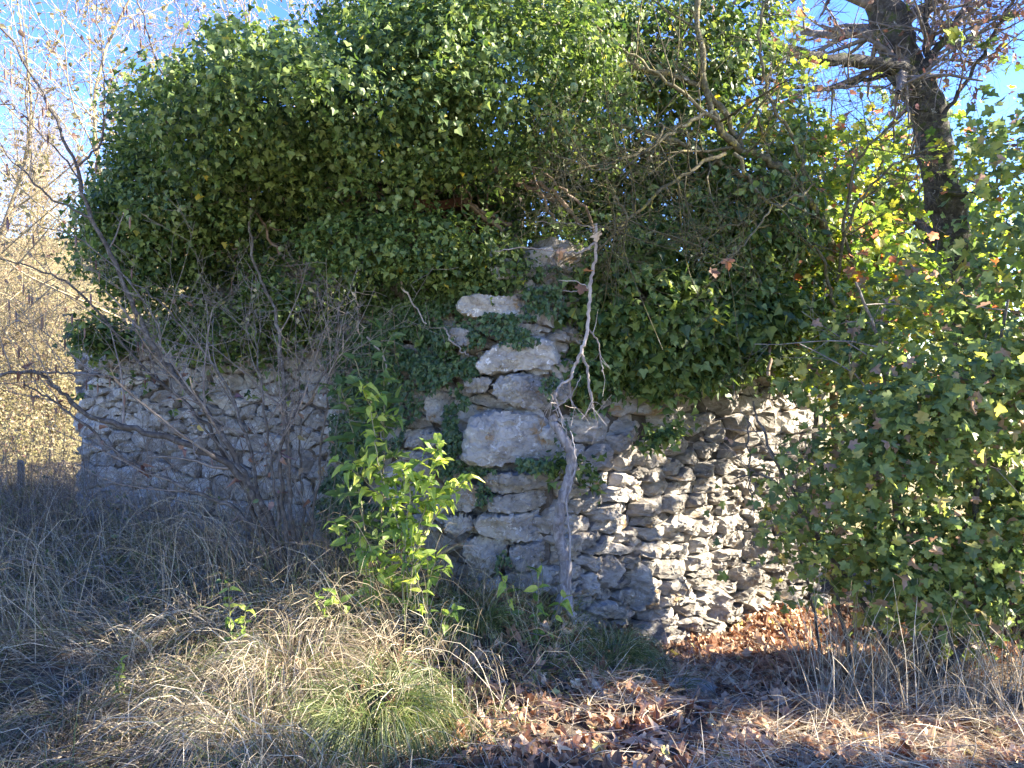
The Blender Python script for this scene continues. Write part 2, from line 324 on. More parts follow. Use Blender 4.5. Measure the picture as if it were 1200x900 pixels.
# ------------------------------------------------------------------ stone walls
C0 = A(.20, 4.36); LE = A(-3.16, 5.62); RE = A(2.52, 6.27)
def stone_mesh(poly, O, U, V, N, h, back=.16, ringsn=3, nseg=14, tilt=(0, 0), rough=.012, seed=0, arris=None, mat=None, nplanes=2, rnd=.5, edge=2.2):
    """poly (k,2) outline in the wall plane (metres). A block: sides run back into the wall, the face is broken into facets."""
    rr = random.Random(seed); c = poly.mean(0); k = len(poly)
    # resample the outline evenly, rounding the corners a little
    seg = np.linalg.norm(np.roll(poly, -1, 0)-poly, axis=1); cum = np.concatenate([[0], np.cumsum(seg)]); per = cum[-1]
    out = []
    for q in np.linspace(0, per, nseg, endpoint=False):
        a = min(np.searchsorted(cum, q, side='right')-1, k-1); t = (q-cum[a])/max(seg[a], 1e-6); out.append(lerp(poly[a], poly[(a+1) % k], t))
    out = np.array(out); sm = (np.roll(out, 1, 0)+np.roll(out, -1, 0)+2*out)/4; out = lerp(out, sm, rnd)
    size = math.sqrt(max(1e-5, (out[:, 0].max()-out[:, 0].min())*(out[:, 1].max()-out[:, 1].min())))
    planes = []
    for _ in range(nplanes):
        a = rr.random()*6.28; s = rr.uniform(.2, 1.3); planes.append((math.cos(a)*s, math.sin(a)*s, h*rr.uniform(.7, 1.2)))
    def wz(p, d):
        w_ = h*(1-(1-min(1, d*edge))**2.2)+tilt[0]*(p[0]-c[0])+tilt[1]*(p[1]-c[1])
        for a, b, hh in planes: w_ = min(w_, hh+a*(p[0]-c[0])*.5+b*(p[1]-c[1])*.5)
        if arris is not None and p[0] > arris: w_ -= (p[0]-arris)*1.1
        nz = mnoise.fractal(Vector((p[0]*7/max(size, .08)*.18+seed*3.1, p[1]*12/max(size, .08)*.18, seed)), 1.0, 2.0, 4)
        return w_+nz*rough*1.6+mnoise.noise(Vector((p[0]*30+seed, p[1]*45, 3)))*rough*.8+round(mnoise.noise(Vector((p[0]*9+seed*7, p[1]*24, 5)))*3)/3*rough*.8
    verts = []; rings = [(1.0, None), (1.0, 0.0)]+[(1-(r+1)/(ringsn+1)*.97, (r+1)/(ringsn+1)) for r in range(ringsn)]
    for s, d in rings:
        for q in out:
            e = c+(q-c)*s*(.93 if d is None else 1)
            if d is None: w_ = -back
            elif d == 0: w_ = wz(e, 0)-.004; 
            else: w_ = wz(e, d)
            jit = rough*.8
            e = e+np.array([rr.uniform(-jit, jit), rr.uniform(-jit, jit)])
            verts.append(O+U*e[0]+V*e[1]+N*w_)
    verts.append(O+U*c[0]+V*c[1]+N*wz(c, 1.0))
    f4 = []; f3 = []; L = len(rings)
    for r in range(L-1):
        for q in range(nseg):
            q2 = (q+1) % nseg; f4.append((r*nseg+q, r*nseg+q2, (r+1)*nseg+q2, (r+1)*nseg+q))
    for q in range(nseg): f3.append(((L-1)*nseg+q, (L-1)*nseg+(q+1) % nseg, L*nseg))
    return np.array(verts), f3, f4
def add_stone(parent, verts, f3, f4, mat, name='stone', label=None, smooth=False):
    g = Geo(); g.add2(verts, f3, f4); o = g.build(name, mat, parent, smooth=smooth, origin=verts.mean(0))
    if label: o['label'] = label
    return o
def clip(poly, n, d):
    out = []; k = len(poly)
    for i in range(k):
        a, b = poly[i], poly[(i+1) % k]; da, db = a@n-d, b@n-d
        if da <= 0: out.append(a)
        if (da < 0 < db) or (db < 0 < da): out.append(a+(b-a)*(da/(da-db)))
    return out
def rubble(x0, x1, z0, z1, sw, sh, seed, jit=.32, aspect=1.0):
    rr = random.Random(seed); pts = []; z = z0; row = 0
    while z < z1:
        hrow = sh*rr.choice([.65, .8, 1, 1, 1.25, 1.5]); x = x0+rr.uniform(-sw, 0); ph = rr.uniform(0, 6)
        while x < x1+sw:
            wd = sw*rr.choice([.3, .45, .7, .9, 1.2, 1.6])*(.6+.4*hrow/sh)
            pts.append((x+wd/2, z+hrow/2+rr.uniform(-jit, jit)*sh*.5+.03*math.sin(x*2+ph), hrow)); x += wd
        z += hrow; row += 1
    S = sw/sh*1.5; q = np.array([(a, b*S) for a, b, _ in pts]); cells = []
    for i in range(len(q)):
        if not (x0 <= q[i, 0] <= x1 and z0*S <= q[i, 1] <= z1*S): continue
        d = ((q-q[i])**2).sum(1); nb = np.argsort(d)[1:26]
        B = 2.5*sw; poly = [q[i]+A(-B, -B), q[i]+A(B, -B), q[i]+A(B, B), q[i]+A(-B, B)]
        for j in nb:
            n = q[j]-q[i]; m_ = (q[j]+q[i])/2; poly = clip(poly, n, m_@n)
            if len(poly) < 3: break
        if len(poly) < 3: continue
        poly = np.array(poly); poly[:, 1] /= S
        poly[:, 0] = np.clip(poly[:, 0], x0-.02, x1+.02)
        if min(np.ptp(poly[:, 0]), np.ptp(poly[:, 1])) < .025: continue
        cells.append(poly)
    return cells
def shrink(poly, gap):
    c = poly.mean(0); e = np.ptp(poly, axis=0)/2; return c+(poly-c)*np.maximum(1-gap/e, .6)

W3 = lambda p, z: A(p[0], p[1], z)
dl = nrmz(LE-C0); NL = A(dl[1], -dl[0], 0)*1.0
if NL[1] > 0: NL = -NL
UL = A(-dl[0], -dl[1], 0)         # u runs from the left end to the corner
dr = nrmz(RE-C0); UR = A(dr[0], dr[1], 0); NR = A(dr[1], -dr[0], 0)
if NR[1] > 0: NR = -NR
VZ = A(0, 0, 1)
LL = float(np.linalg.norm(LE-C0)); LR = float(np.linalg.norm(RE-C0))
wallL = thing('stone_wall', tuple(W3((LE+C0)/2, .45)), 'shaded grey dry stone wall running left from the corner of big blocks', 'stone wall')
wallR = thing('stone_wall', tuple(W3((RE+C0)/2, .1)), 'crumbling rough stone wall dappled with sun between the corner and the maple bush', 'stone wall')
def topz(u): return lerp(1.83, 2.42, min(1, max(0, u/1.6)))   # left wall's crest by distance from its left end
OL = W3(LE, 0); OR = W3(C0, 0)
k = 0; GX = Geo()
for poly in rubble(0, LL+.02, .22, 2.42, .175, .112, 5, jit=.8):
    c = poly.mean(0)
    if c[1] > topz(c[0]): continue
    rr = random.Random(k+50)
    v, f3, f4 = stone_mesh(shrink(poly, rr.uniform(.002, .006)), OL, UL, VZ, NL, rr.uniform(.012, .045), tilt=(rr.uniform(-.15, .15), rr.uniform(-.14, .3)), seed=k, rough=.013, ringsn=3, nseg=16, rnd=.12, edge=5, nplanes=5)
    if k < 262: add_stone(wallL, v, f3, f4, m_stone)
    else: GX.add2(v, f3, f4)
    k += 1
GX.build('upper_stones', m_stone, wallL, kind='stuff'); print('left stones', k)
kr = 0; GX = Geo()
for poly in rubble(.02, LR, -.45, 2.25, .25, .115, 9, jit=.8):
    c = poly.mean(0); rr = random.Random(kr+500)
    hh = rr.uniform(.02, .10)+max(0, .7-c[1])*.10
    v, f3, f4 = stone_mesh(shrink(poly, rr.uniform(.001, .005)), OR, UR, VZ, NR, hh, tilt=(rr.uniform(-.12, .3), rr.uniform(-.1, .6)), seed=kr+900, rough=.017, ringsn=4, nseg=18, nplanes=7, back=.14, rnd=.1, edge=4)
    if kr < 285: add_stone(wallR, v, f3, f4, m_stone_r)
    else: GX.add2(v, f3, f4)
    kr += 1
if GX.n: GX.build('upper_stones', m_stone_r, wallR, kind='stuff')
open('/tmp/cnt.txt','w').write('%d %d' % (k, kr)) if False else None
# mortar and earth core behind the faces, plus a shade slab behind the ivy
def core(pa, pb, nrm_, th, z0, za, zb, parent, rec=.035):
    n2 = nrm_[:2]; a = pa-n2*rec; b = pb-n2*rec; a2 = a-n2*th; b2 = b-n2*th; n = 14; g = Geo(); vs = []
    for t in np.linspace(0, 1, n):
        f_ = lerp(a, b, t); bk = lerp(a2, b2, t); zt = lerp(za, zb, t)+.05*math.sin(t*23)
        vs += [W3(f_, z0), W3(f_, zt), W3(bk, zt+.04), W3(bk, z0)]
    fs = []
    for i in range(n-1):
        for q in range(4): fs.append((i*4+q, i*4+(q+1) % 4, i*4+4+(q+1) % 4, i*4+4+q))
    fs += [(0, 1, 2, 3), ((n-1)*4, (n-1)*4+1, (n-1)*4+2, (n-1)*4+3)]
    g.add(vs, fs); g.build('core_and_shade_slab', m_core, parent)
core(LE, C0, NL, .5, -.2, 1.78, 2.42, wallL)
core(C0+A(.02, .02), RE, NR, .5, -.7, 2.38, 2.2, wallR)
core(A(-2.45, 5.85), A(-.05, 5.15), NL, .4, 1.6, 2.95, 3.1, wallL, 0)  # added dark slab standing in for deep shade in the ivy hollow
# stones of the left wall's end, seen edge on from the left
for i in range(14):
    z = .3+i*.108; rr = random.Random(i); wd = rr.uniform(.2, .46)
    poly = A(0, z, wd, z+.004, wd, z+.1, 0, z+.098).reshape(-1, 2)
    n_ = A(dl[0], dl[1], 0); u_ = A(-NL[0], -NL[1], 0)
    v, f3, f4 = stone_mesh(shrink(poly, .006), OL, u_, VZ, n_, .03, seed=i+77, rough=.006, ringsn=2, nseg=12); 
    if k < 290: add_stone(wallL, v, f3, f4, m_stone)

# the big corner blocks (outlines in photograph pixels -> metres on a plane facing the viewer)
YQ = 4.27
Q = [([(574, 313), (600, 310), (605, 323), (577, 326)], .05, 600, None),
     ([(537, 347), (556, 343), (580, 345), (602, 345), (619, 348), (624, 360), (622, 369), (606, 372), (575, 369), (553, 371), (540, 366), (534, 357)], .10, 605, None),
     ([(575, 382), (590, 378), (612, 377), (637, 384), (634, 391), (600, 393), (580, 392)], .08, 625, None),
     ([(521, 384), (538, 382), (552, 386), (555, 398), (546, 405), (526, 402)], .05, None, None),
     ([(556, 431), (563, 416), (580, 403), (600, 396), (625, 394), (648, 398), (657, 410), (658, 425), (645, 433), (610, 434), (575, 438), (560, 438)], .12, 650, None),
     ([(574, 452), (583, 441), (600, 438), (640, 436), (661, 439), (664, 470), (652, 483), (622, 481), (600, 477), (585, 470), (577, 462)], .12, 612, None),
     ([(541, 446), (571, 441), (577, 447), (567, 460), (544, 460)], .06, None, None),
     ([(541, 522), (544, 502), (553, 486), (580, 481), (622, 482), (641, 491), (651, 508), (658, 530), (640, 541), (610, 543), (577, 550), (548, 546), (538, 541)], .15, 640, 'largest block of the corner, rounded and speckled with white lichen'),
     ([(562, 562), (574, 554), (600, 556), (650, 552), (657, 562), (646, 571), (616, 578), (586, 581), (570, 576)], .11, 645, None),
     ([(567, 586), (590, 583), (642, 573), (652, 580), (650, 594), (625, 600), (600, 603), (580, 603), (567, 598)], .09, 622, None),
     ([(553, 615), (562, 606), (590, 604), (620, 603), (650, 598), (655, 622), (636, 634), (610, 639), (580, 635), (560, 629)], .11, 621, None),
     ([(598, 646), (605, 641), (622, 641), (650, 637), (656, 646), (653, 667), (636, 671), (606, 672), (598, 660)], .10, 622, None),
     ([(541, 640), (560, 631), (578, 637), (595, 641), (593, 657), (581, 675), (560, 690), (543, 682)], .05, None, None),
     ([(518, 612), (538, 606), (551, 610), (553, 622), (540, 630), (520, 627)], .05, None, None),
     ([(526, 582), (545, 566), (560, 572), (564, 590), (550, 602), (528, 600)], .04, None, None),
     ([(590, 676), (620, 674), (655, 672), (660, 694), (640, 705), (600, 704)], .07, 625, None),
     ([(552, 694), (585, 680), (592, 700), (575, 716), (550, 712)], .05, None, None),
     ([(494, 466), (512, 452), (527, 462), (530, 490), (520, 500), (498, 494)], -.02, None, None),
     ([(492, 512), (520, 506), (522, 522), (500, 528)], -.03, None, None),
     ([(486, 540), (515, 532), (520, 556), (500, 562), (484, 560)], -.03, None, None)]
for i, (pp, h, ar, lab) in enumerate(Q):
    yq = YQ if h > 0 else YQ+.16
    poly = np.array([((x-600)/F*yq, EYE+(450-y)/F*yq) for x, y in pp]); poly = poly[::-1]
    hh = max(h, .04)
    v, f3, f4 = stone_mesh(poly, A(0, yq+.10, 0), A(1, 0, 0), VZ, nrmz(A(-.12, -1, 0)), hh, back=.22, ringsn=12, nseg=56, seed=i+300, rough=.015, rnd=.12, edge=4.2, arris=None if ar is None else (ar-600)/F*yq, nplanes=5)
    add_stone(wallL, v, f3, f4, m_stone, 'corner_block', lab)
# larger loose stones at the foot of the right wall
B = [([(722, 674), (735, 663), (752, 657), (760, 680), (766, 703), (748, 722), (728, 716)], .12, 4.5), ([(735, 738), (768, 718), (784, 748), (772, 768), (745, 762)], .1, 4.55),
     ([(700, 655), (722, 652), (732, 664), (718, 692), (695, 690)], .08, 4.5), ([(800, 712), (838, 690), (858, 700), (852, 730), (812, 738)], .1, 4.75),
     ([(838, 668), (872, 660), (892, 672), (884, 692), (850, 694)], .12, 4.95), ([(760, 690), (800, 672), (812, 700), (780, 716)], .08, 4.7), ([(672, 678), (698, 672), (705, 694), (690, 704), (672, 700)], .08, 4.42),
     ([(845, 636), (890, 628), (905, 644), (880, 656), (850, 652)], .1, 5.0), ([(682, 514), (742, 508), (748, 524), (730, 532), (684, 532)], .06, 4.45), ([(735, 535), (758, 530), (764, 541), (748, 548), (730, 545)], .06, 4.52),
     ([(690, 600), (724, 596), (732, 606), (706, 614), (688, 612)], .06, 4.42), ([(735, 468), (800, 462), (808, 476), (740, 480)], .08, 4.65)]
def wallY(px):       # depth of the wall face under a pixel column
    s = (px-600)/F
    a, b = (LE, C0) if s < C0[0]/C0[1] else (C0, RE)
    t = (s*a[1]-a[0])/((b[0]-a[0])-s*(b[1]-a[1])); return a[1]+(b[1]-a[1])*t
wv = np.vectorize(wallY)
for i, (pp, h, yq) in enumerate(B):
    yq = wallY(np.mean([q[0] for q in pp]))-.10
    poly = np.array([((x-600)/F*yq, EYE+(450-y)/F*yq) for x, y in pp])[::-1]
    v, f3, f4 = stone_mesh(poly, A(0, yq+.06, 0), A(1, 0, 0), VZ, nrmz(A(.5, -1, .1)), h, back=.2, ringsn=6, nseg=30, seed=i+700, rough=.016, nplanes=7, rnd=.2, edge=3.5)
    add_stone(wallR, v, f3, f4, m_stone_r, 'stone')

# ------------------------------------------------------------------ sun windows: gaps cut in the trees on the right so sun reaches chosen spots
WIN = []      # (point, radius, keep probability)
def win(px, py, Y, r, keep=.04): WIN.append((P(px, py, Y), r, keep))
for a, b, r_, kp in [(905, 520, .36, .02), (870, 570, .30, .03), (840, 650, .26, .08), (885, 690, .28, .08), (930, 470, .18, .05), (690, 520, .15, .12), (745, 550, .16, .12), (760, 620, .2, .12), (700, 600, .14, .12),
                    (760, 700, .2, .12), (800, 640, .2, .1), (820, 560, .2, .08), (790, 500, .15, .12), (800, 720, .2, .1), (700, 660, .12, .12), (860, 480, .15, .1)]: win(a, b, wallY(a)-.05, r_, kp)
for a, b, Y, r_ in [(850, 760, 5.0, .36), (780, 785, 4.6, .14), (910, 735, 5.3, .24)]: win(a, b, Y, r_, .05)
for a, b, Y, r_ in [(480, 560, 3.95, .22), (470, 640, 3.95, .2), (540, 560, 3.95, .14), (330, 790, 3.5, .34), (400, 760, 3.6, .32), (450, 820, 3.3, .22), (280, 850, 3.1, .24), (380, 860, 3.1, .26), (270, 720, 3.6, .1), (240, 800, 3.3, .12)]: win(a, b, Y, r_, .03)
for a, b, Y, r_ in [(1050, 840, 3.6, .16), (900, 870, 3.3, .18), (640, 870, 3.2, .14), (1150, 870, 3.3, .18), (740, 850, 3.4, .12), (980, 820, 3.8, .1), (560, 830, 3.4, .1)]: win(a, b, Y, r_, .12)
for a, b, Y, r_ in [(1050, 320, 5.6, .5), (1130, 260, 5.7, .35), (960, 300, 5.4, .35), (1000, 220, 5.6, .3), (1180, 480, 4.2, .2), (980, 420, 4.6, .25), (560, 90, 4.2, .3), (520, 150, 4.1, .2)]: win(a, b, Y, r_, .08)
for a, b, Y, r_ in [(1000, 480, 4.1, .2), (1110, 420, 3.9, .25), (1150, 560, 3.6, .22), (1050, 620, 3.8, .25), (1180, 680, 3.6, .2), (960, 600, 4.3, .2), (480, 70, 4.0, .25), (590, 60, 4.0, .25), (300, 110, 4.4, .2), (420, 110, 3.8, .2), (700, 380, 4.5, .15), (770, 400, 4.6, .15), (640, 300, 4.5, .15),
                    (700, 880, 3.1, .12), (820, 850, 3.5, .14), (960, 880, 3.2, .16), (1100, 880, 3.2, .16), (1180, 840, 3.5, .14), (600, 850, 3.3, .12), (860, 820, 3.9, .14), (1020, 800, 4.1, .14), (660, 840, 3.4, .2), (780, 880, 3.1, .2), (900, 850, 3.5, .18), (1060, 870, 3.3, .2), (560, 870, 3.1, .16), (720, 820, 3.7, .14), (140, 860, 3.1, .16), (200, 800, 3.5, .12)]: win(a, b, Y, r_, .15)
win(622, 640, 4.12, .05, .0); win(638, 405, 4.12, .05, .0)
def sunkeep(pos, scale=1.0):
    k = np.ones(len(pos), bool)
    for p, r, kp in WIN:
        d = pos-p[None]; t = d@sd; dist = np.linalg.norm(d-t[:, None]*sd[None], axis=1)
        k &= ~((t > .25) & (dist < r*scale) & (R.random(len(pos)) > kp))
    return k
def filt(D, k): return tuple(a[k] for a in D)

# ------------------------------------------------------------------ ivy
def blob(cx, cy, Y, rx, ry, dz, nshoot, per=15, ls=.034, sig=.046, back=.35, up=.45, seed=1, rough=.24, shell=.55, droop=.8):
    c = P(cx, cy, Y); rad = A(rx/F*Y, dz, ry/F*Y); d = nrmz(R.normal(0, 1, (nshoot*2, 3)))
    d = d[(d[:, 1] < back)][:nshoot]; n = len(d)
    q = c+d*rad; rr = 1+rough*snoise(q, 4.5, seed)+.10*snoise(q, 12, seed+1)-shell*R.random(n)**2.5
    a = c+d*rad*rr[:, None]; out = nrmz(d/rad)
    pos = np.repeat(a, per, 0)+R.normal(0, sig, (n*per, 3)); out = np.repeat(out, per, 0); m = len(pos)
    nr = nrmz(out*.65+A(0, 0, up)+R.normal(0, .55, (m, 3)))
    tip = nrmz(A(0, 0, -droop)+out*.35+R.normal(0, .5, (m, 3)))
    return pos, nr, tip, ls*(.45+.95*R.random(m)**1.3)
def cat_(L): return tuple(np.concatenate([x[i] for x in L]) for i in range(4))
ivy = thing('ivy', tuple(W3((LE+C0)/2, 2.0)), 'huge rounded mass of dark green ivy bulging over the top of the left wall', 'ivy')
L = [blob(238, 222, 4.75, 132, 88, .50, 900), blob(380, 148, 4.25, 170, 84, .85, 1300), blob(480, 195, 5.2, 170, 50, .25, 330, seed=62, ls=.055), blob(640, 215, 5.0, 80, 55, .3, 300, seed=63), blob(545, 92, 4.3, 165, 108, .75, 1250, seed=5), blob(310, 175, 4.7, 90, 90, .5, 480, seed=52),
     blob(185, 262, 4.75, 84, 88, .38, 380, seed=3), blob(175, 318, 4.9, 68, 40, .3, 160, seed=4), blob(290, 300, 5.2, 120, 50, .22, 240, seed=6),
     blob(470, 288, 4.30, 98, 32, .22, 260, seed=7), blob(125, 396, 5.3, 38, 17, .15, 55, ls=.05), blob(285, 382, 4.85, 92, 30, .2, 200, seed=8),
     blob(350, 338, 4.6, 70, 32, .2, 110, seed=9), blob(420, 240, 5.7, 260, 110, .2, 300, seed=10, ls=.06), blob(560, 318, 4.45, 60, 22, .15, 110, seed=11),
     blob(590, 40, 4.9, 170, 90, .5, 450, seed=12), blob(490, 20, 4.7, 130, 70, .5, 350, seed=13)]
D = cat_(L); split_leaves('ivy_leaf', T_IVY, 'ivy', D, m_ivy, ivy, 'foliage')
print('ivy', len(D[0]))
# round flower heads
sel = R.choice(len(L[0][0])+len(L[1][0]), 260, replace=False); sel2 = R.choice(len(D[0]), 420, replace=False)
g = Geo()
import bmesh
bm = bmesh.new(); bmesh.ops.create_icosphere(bm, subdivisions=2, radius=1); iv = np.array([v.co[:] for v in bm.verts]); itf = np.array([[v.index for v in f.verts] for f in bm.faces]); bm.free()
for s in np.concatenate([sel, sel2]):
    p = D[0][s]+A(0, -.03, .02)+R.normal(0, .01, 3); jj = 1+R.normal(0, .12, (len(iv), 1)); g.add(iv*jj*R.uniform(.011, .021)+p, itf)
g.build('flower_heads', m_umbel, ivy, kind='stuff')
# inner ivy stems, gnarled bundle seen in the hollow
def limb(parent, pp, r0, r1, Y0=None, Y1=None, mat=m_bark, name='branch', sides=8, jit=.006, label=None):
    pts, rad = branch(pp, r0, r1, Y0, Y1, jit); g = Geo(); tubes(g, pts, rad, sides); o = g.build(name, mat, parent, smooth=True)
    if label: o['label'] = label
    return pts, rad
m_ivyst = noise_mat('ivy_vine_bark', (.10, .065, .045), (.20, .14, .10), (.32, .25, .19), 20, bump=.8, bscale=50, dist=.01)
for q in [([(575, 262), (548, 235), (530, 205), (522, 170), (500, 120)], .022, .008), ([(590, 270), (552, 240), (538, 200), (530, 150)], .018, .008), ([(600, 262), (560, 245), (545, 215), (535, 190)], .014, .006),
          ([(650, 235), (610, 215), (590, 205), (560, 190), (530, 150)], .020, .008), ([(680, 262), (640, 220), (600, 208), (570, 180), (555, 130)], .016, .006), ([(480, 238), (500, 250), (522, 265)], .006, .004),
          ([(640, 330), (650, 280), (640, 235), (600, 150)], .014, .006), ([(360, 330), (330, 300), (300, 250), (260, 180)], .012, .006), ([(700, 300), (690, 250), (660, 220), (620, 190)], .013, .006)]:
    limb(ivy, q[0], q[1], q[2], 4.62, 4.5, m_ivyst, 'stem', 6, .008)
g = Geo(); rp = []; px_ = np.concatenate([R.uniform(120, 380, 26), R.uniform(380, 560, 10)])
for q in px_:
    Yw = None; s_ = (q-600)/F; t_ = (s_*LE[1]-LE[0])/((C0[0]-LE[0])-s_*(C0[1]-LE[1])); Yw = LE[1]+(C0[1]-LE[1])*t_-.12
    L_ = R.uniform(.15, .5); a0 = P(q, R.uniform(360, 400), Yw); n = 7; d = np.linspace(0, 1, n)[:, None]; rp.append(a0+A(0, 0, -1)*L_*d+R.normal(0, .012, (n, 3))+A(R.normal(0, .1), -.03, 0)*d)
rp = np.stack(rp); tubes(g, rp, np.full(rp.shape[:2], .0016), 4); g.build('runners', m_ivyst, ivy, kind='stuff', smooth=True)
D = leaves_on((rp, None), 520, .042, 1.0, .015); g = Geo(); leaves(g, T_IVY, *D); g.build('runner_leaves', m_ivy, ivy, kind='stuff')
c_ = R.uniform(0, 1, (260, 3)); base_ = np.array([P(lerp(190, 580, q[0]), lerp(215, 300, q[1]), lerp(4.7, 5.3, q[2])) for q in c_]); d_ = nrmz(R.normal(0, 1, (260, 3))+A(0, -.3, .6))
hp = base_[:, None]+d_[:, None]*np.linspace(0, .4, 6)[None, :, None]+R.normal(0, .012, (260, 6, 3)); g = Geo(); tubes(g, hp, np.full((260, 6), .004), 4); g.build('shade_stems', m_ivyst, ivy, kind='stuff', smooth=True)  # brown stems added to deepen the shade under the ivy
# terracotta tile edge in the hollow
pts = [P(485, 240, 4.75), P(545, 238, 4.75)]
roof = thing('roof_tile', tuple(pts[0]), 'reddish clay slab showing in the dark hollow under the ivy', 'roof tile')
g = Geo(); a, b = pts; hgt = .055; n = 10; vs = []
for t in np.linspace(0, 1, n):
    c = lerp(a, b, t); e = .008*math.sin(t*9)
    vs += [c+A(0, 0, -hgt/2+e), c+A(0, 0, hgt/2+e), c+A(0, .35, hgt/2+.05+e), c+A(0, .35, -hgt/2+.05+e)]
fs = [(i*4+q, i*4+(q+1) % 4, i*4+4+(q+1) % 4, i*4+4+q) for i in range(n-1) for q in range(4)]+[(0, 1, 2, 3), (36, 37, 38, 39)]
g.add(vs, fs); g.build('slab', m_roof, roof)

# creeping ivy on the wall faces
def wallY(px):       # depth of the wall face under a pixel column
    s = (px-600)/F
    a, b = (LE, C0) if s < C0[0]/C0[1] else (C0, RE)
    # a+(b-a)t with x=s*y
    t = (s*a[1]-a[0])/((b[0]-a[0])-s*(b[1]-a[1])); return a[1]+(b[1]-a[1])*t
wv = np.vectorize(wallY)
def creep(L, dens=1.0, ls=.03, off=.06, th=.04):
    out = []
    for (cx, cy, rx, ry, n) in L:
        n = int(n*dens); a = R.random(n)*6.283; r = np.sqrt(R.random(n))*(1+.25*np.sin(a*3+cx))
        px, py = cx+rx*r*np.cos(a), cy+ry*r*np.sin(a); keep = snoise(np.stack([px, py, 0*px], -1), .09, 5) > -.75; px, py = px[keep], py[keep]; n = len(px)
        Y = wv(px)-off-th*R.random(n); s = (px-600)/F
        pos = np.stack([s*Y, Y, EYE+(450-py)/F*Y], -1)
        N = np.where((px < 640)[:, None], NL[None], NR[None]); nr = nrmz(N+A(0, 0, .35)+R.normal(0, .28, (n, 3)))
        tip = nrmz(A(0, 0, -.7)+R.normal(0, .6, (n, 3))); out.append((pos, nr, tip, ls*(.6+.8*R.random(n))))
    return cat_(out)
civy = thing('creeping_ivy', tuple(W3(C0+A(-.5, .1), .8)), 'small leaved ivy creeping flat over the stones left of the corner blocks', 'ivy')
D1 = creep([(445, 360, 60, 40, 1900), (470, 400, 70, 40, 1700), (430, 440, 48, 60, 1300), (410, 520, 28, 70, 1300), (400, 600, 26, 60, 900), (520, 350, 38, 22, 600), (500, 320, 60, 20, 900), (455, 480, 35, 45, 500),
            (560, 330, 45, 12, 420), (430, 620, 40, 40, 600), (640, 345, 25, 30, 350)])
D2 = creep([(528, 520, 13, 40, 420), (540, 395, 28, 14, 300), (590, 385, 30, 9, 160), (605, 400, 24, 8, 120), (630, 545, 28, 7, 170), (580, 372, 40, 6, 160), (545, 432, 18, 12, 220), (505, 440, 22, 18, 320), (535, 470, 14, 14, 140),
            (560, 552, 20, 6, 60), (520, 545, 14, 18, 110), (566, 578, 8, 14, 40), (645, 455, 10, 18, 80), (590, 660, 8, 14, 50), (665, 520, 12, 30, 60)], ls=.026, off=.15, th=.05)
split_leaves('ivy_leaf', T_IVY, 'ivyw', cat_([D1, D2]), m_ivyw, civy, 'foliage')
for q in [[(520, 384), (528, 398), (540, 410), (548, 416)], [(430, 395), (450, 420), (455, 450)], [(470, 330), (480, 350), (500, 380)]]:
    limb(civy, q, .006, .004, 4.35, 4.3, m_pale, 'stem', 5)
hivy = thing('hanging_ivy', tuple(W3(C0+A(.5, .2), 2.2)), 'dark ivy curtain hanging over the top of the crumbling wall right of the corner', 'ivy')
L = [blob(735, 360, 4.62, 92, 62, .20, 420, ls=.06, seed=21), blob(780, 430, 4.72, 70, 32, .12, 170, ls=.055, seed=22), blob(690, 430, 4.5, 30, 40, .08, 80, ls=.05, seed=23), blob(690, 300, 4.7, 80, 50, .3, 260, seed=24),
     blob(840, 370, 4.95, 90, 70, .22, 330, ls=.065, seed=25), blob(880, 430, 5.1, 60, 22, .15, 110, seed=26), blob(800, 280, 4.95, 110, 60, .35, 420, seed=27), blob(940, 380, 5.2, 50, 55, .2, 150, seed=28),
     blob(780, 510, 4.58, 22, 10, .05, 26, ls=.045), blob(655, 545, 4.2, 14, 6, .04, 10, ls=.04), blob(690, 560, 4.4, 8, 8, .03, 6, ls=.04)]
D = cat_(L); D = filt(D, sunkeep(D[0])); split_leaves('ivy_leaf', T_IVY, 'ivy', D, m_ivy, hivy, 'foliage')
for q in [[(790, 470), (800, 420), (830, 380), (850, 330)], [(855, 440), (850, 400), (860, 370), (895, 350)], [(900, 440), (905, 395), (930, 360)], [(640, 300), (655, 350), (660, 400)]]:
    limb(hivy, q, .012, .006, 4.75, 4.9, m_ivyst, 'stem', 6)

# ------------------------------------------------------------------ pale hanging stem beside the corner
vine = thing('climbing_vine', tuple(P(661, 695, 4.08)), 'thick pale bare vine trunk climbing the right edge of the corner blocks', 'vine')
limb(vine, [(664, 706), (662, 692), (663, 668), (661, 650), (655, 624), (656, 600), (661, 578), (669, 552), (669, 532), (661, 514), (652, 500), (646, 488)], .036, .024, 4.11, 4.13, m_stem, 'trunk', 18, .003)
for q in [[(660, 700), (655, 712), (648, 730)], [(663, 700), (668, 714), (674, 730)]]: limb(vine, q, .034, .016, 4.11, 4.07, m_stem, 'root', 10, .003)
limb(vine, [(664, 690), (668, 640), (664, 590), (672, 560), (673, 530), (668, 505)], .006, .003, 4.08, 4.08, m_stem, 'stem', 8, .003)
hang = thing('hanging_branch', tuple(P(697, 262, 4.05)), 'pale bare branch with forked rooty twigs hanging down in front of the ivy', 'branch')
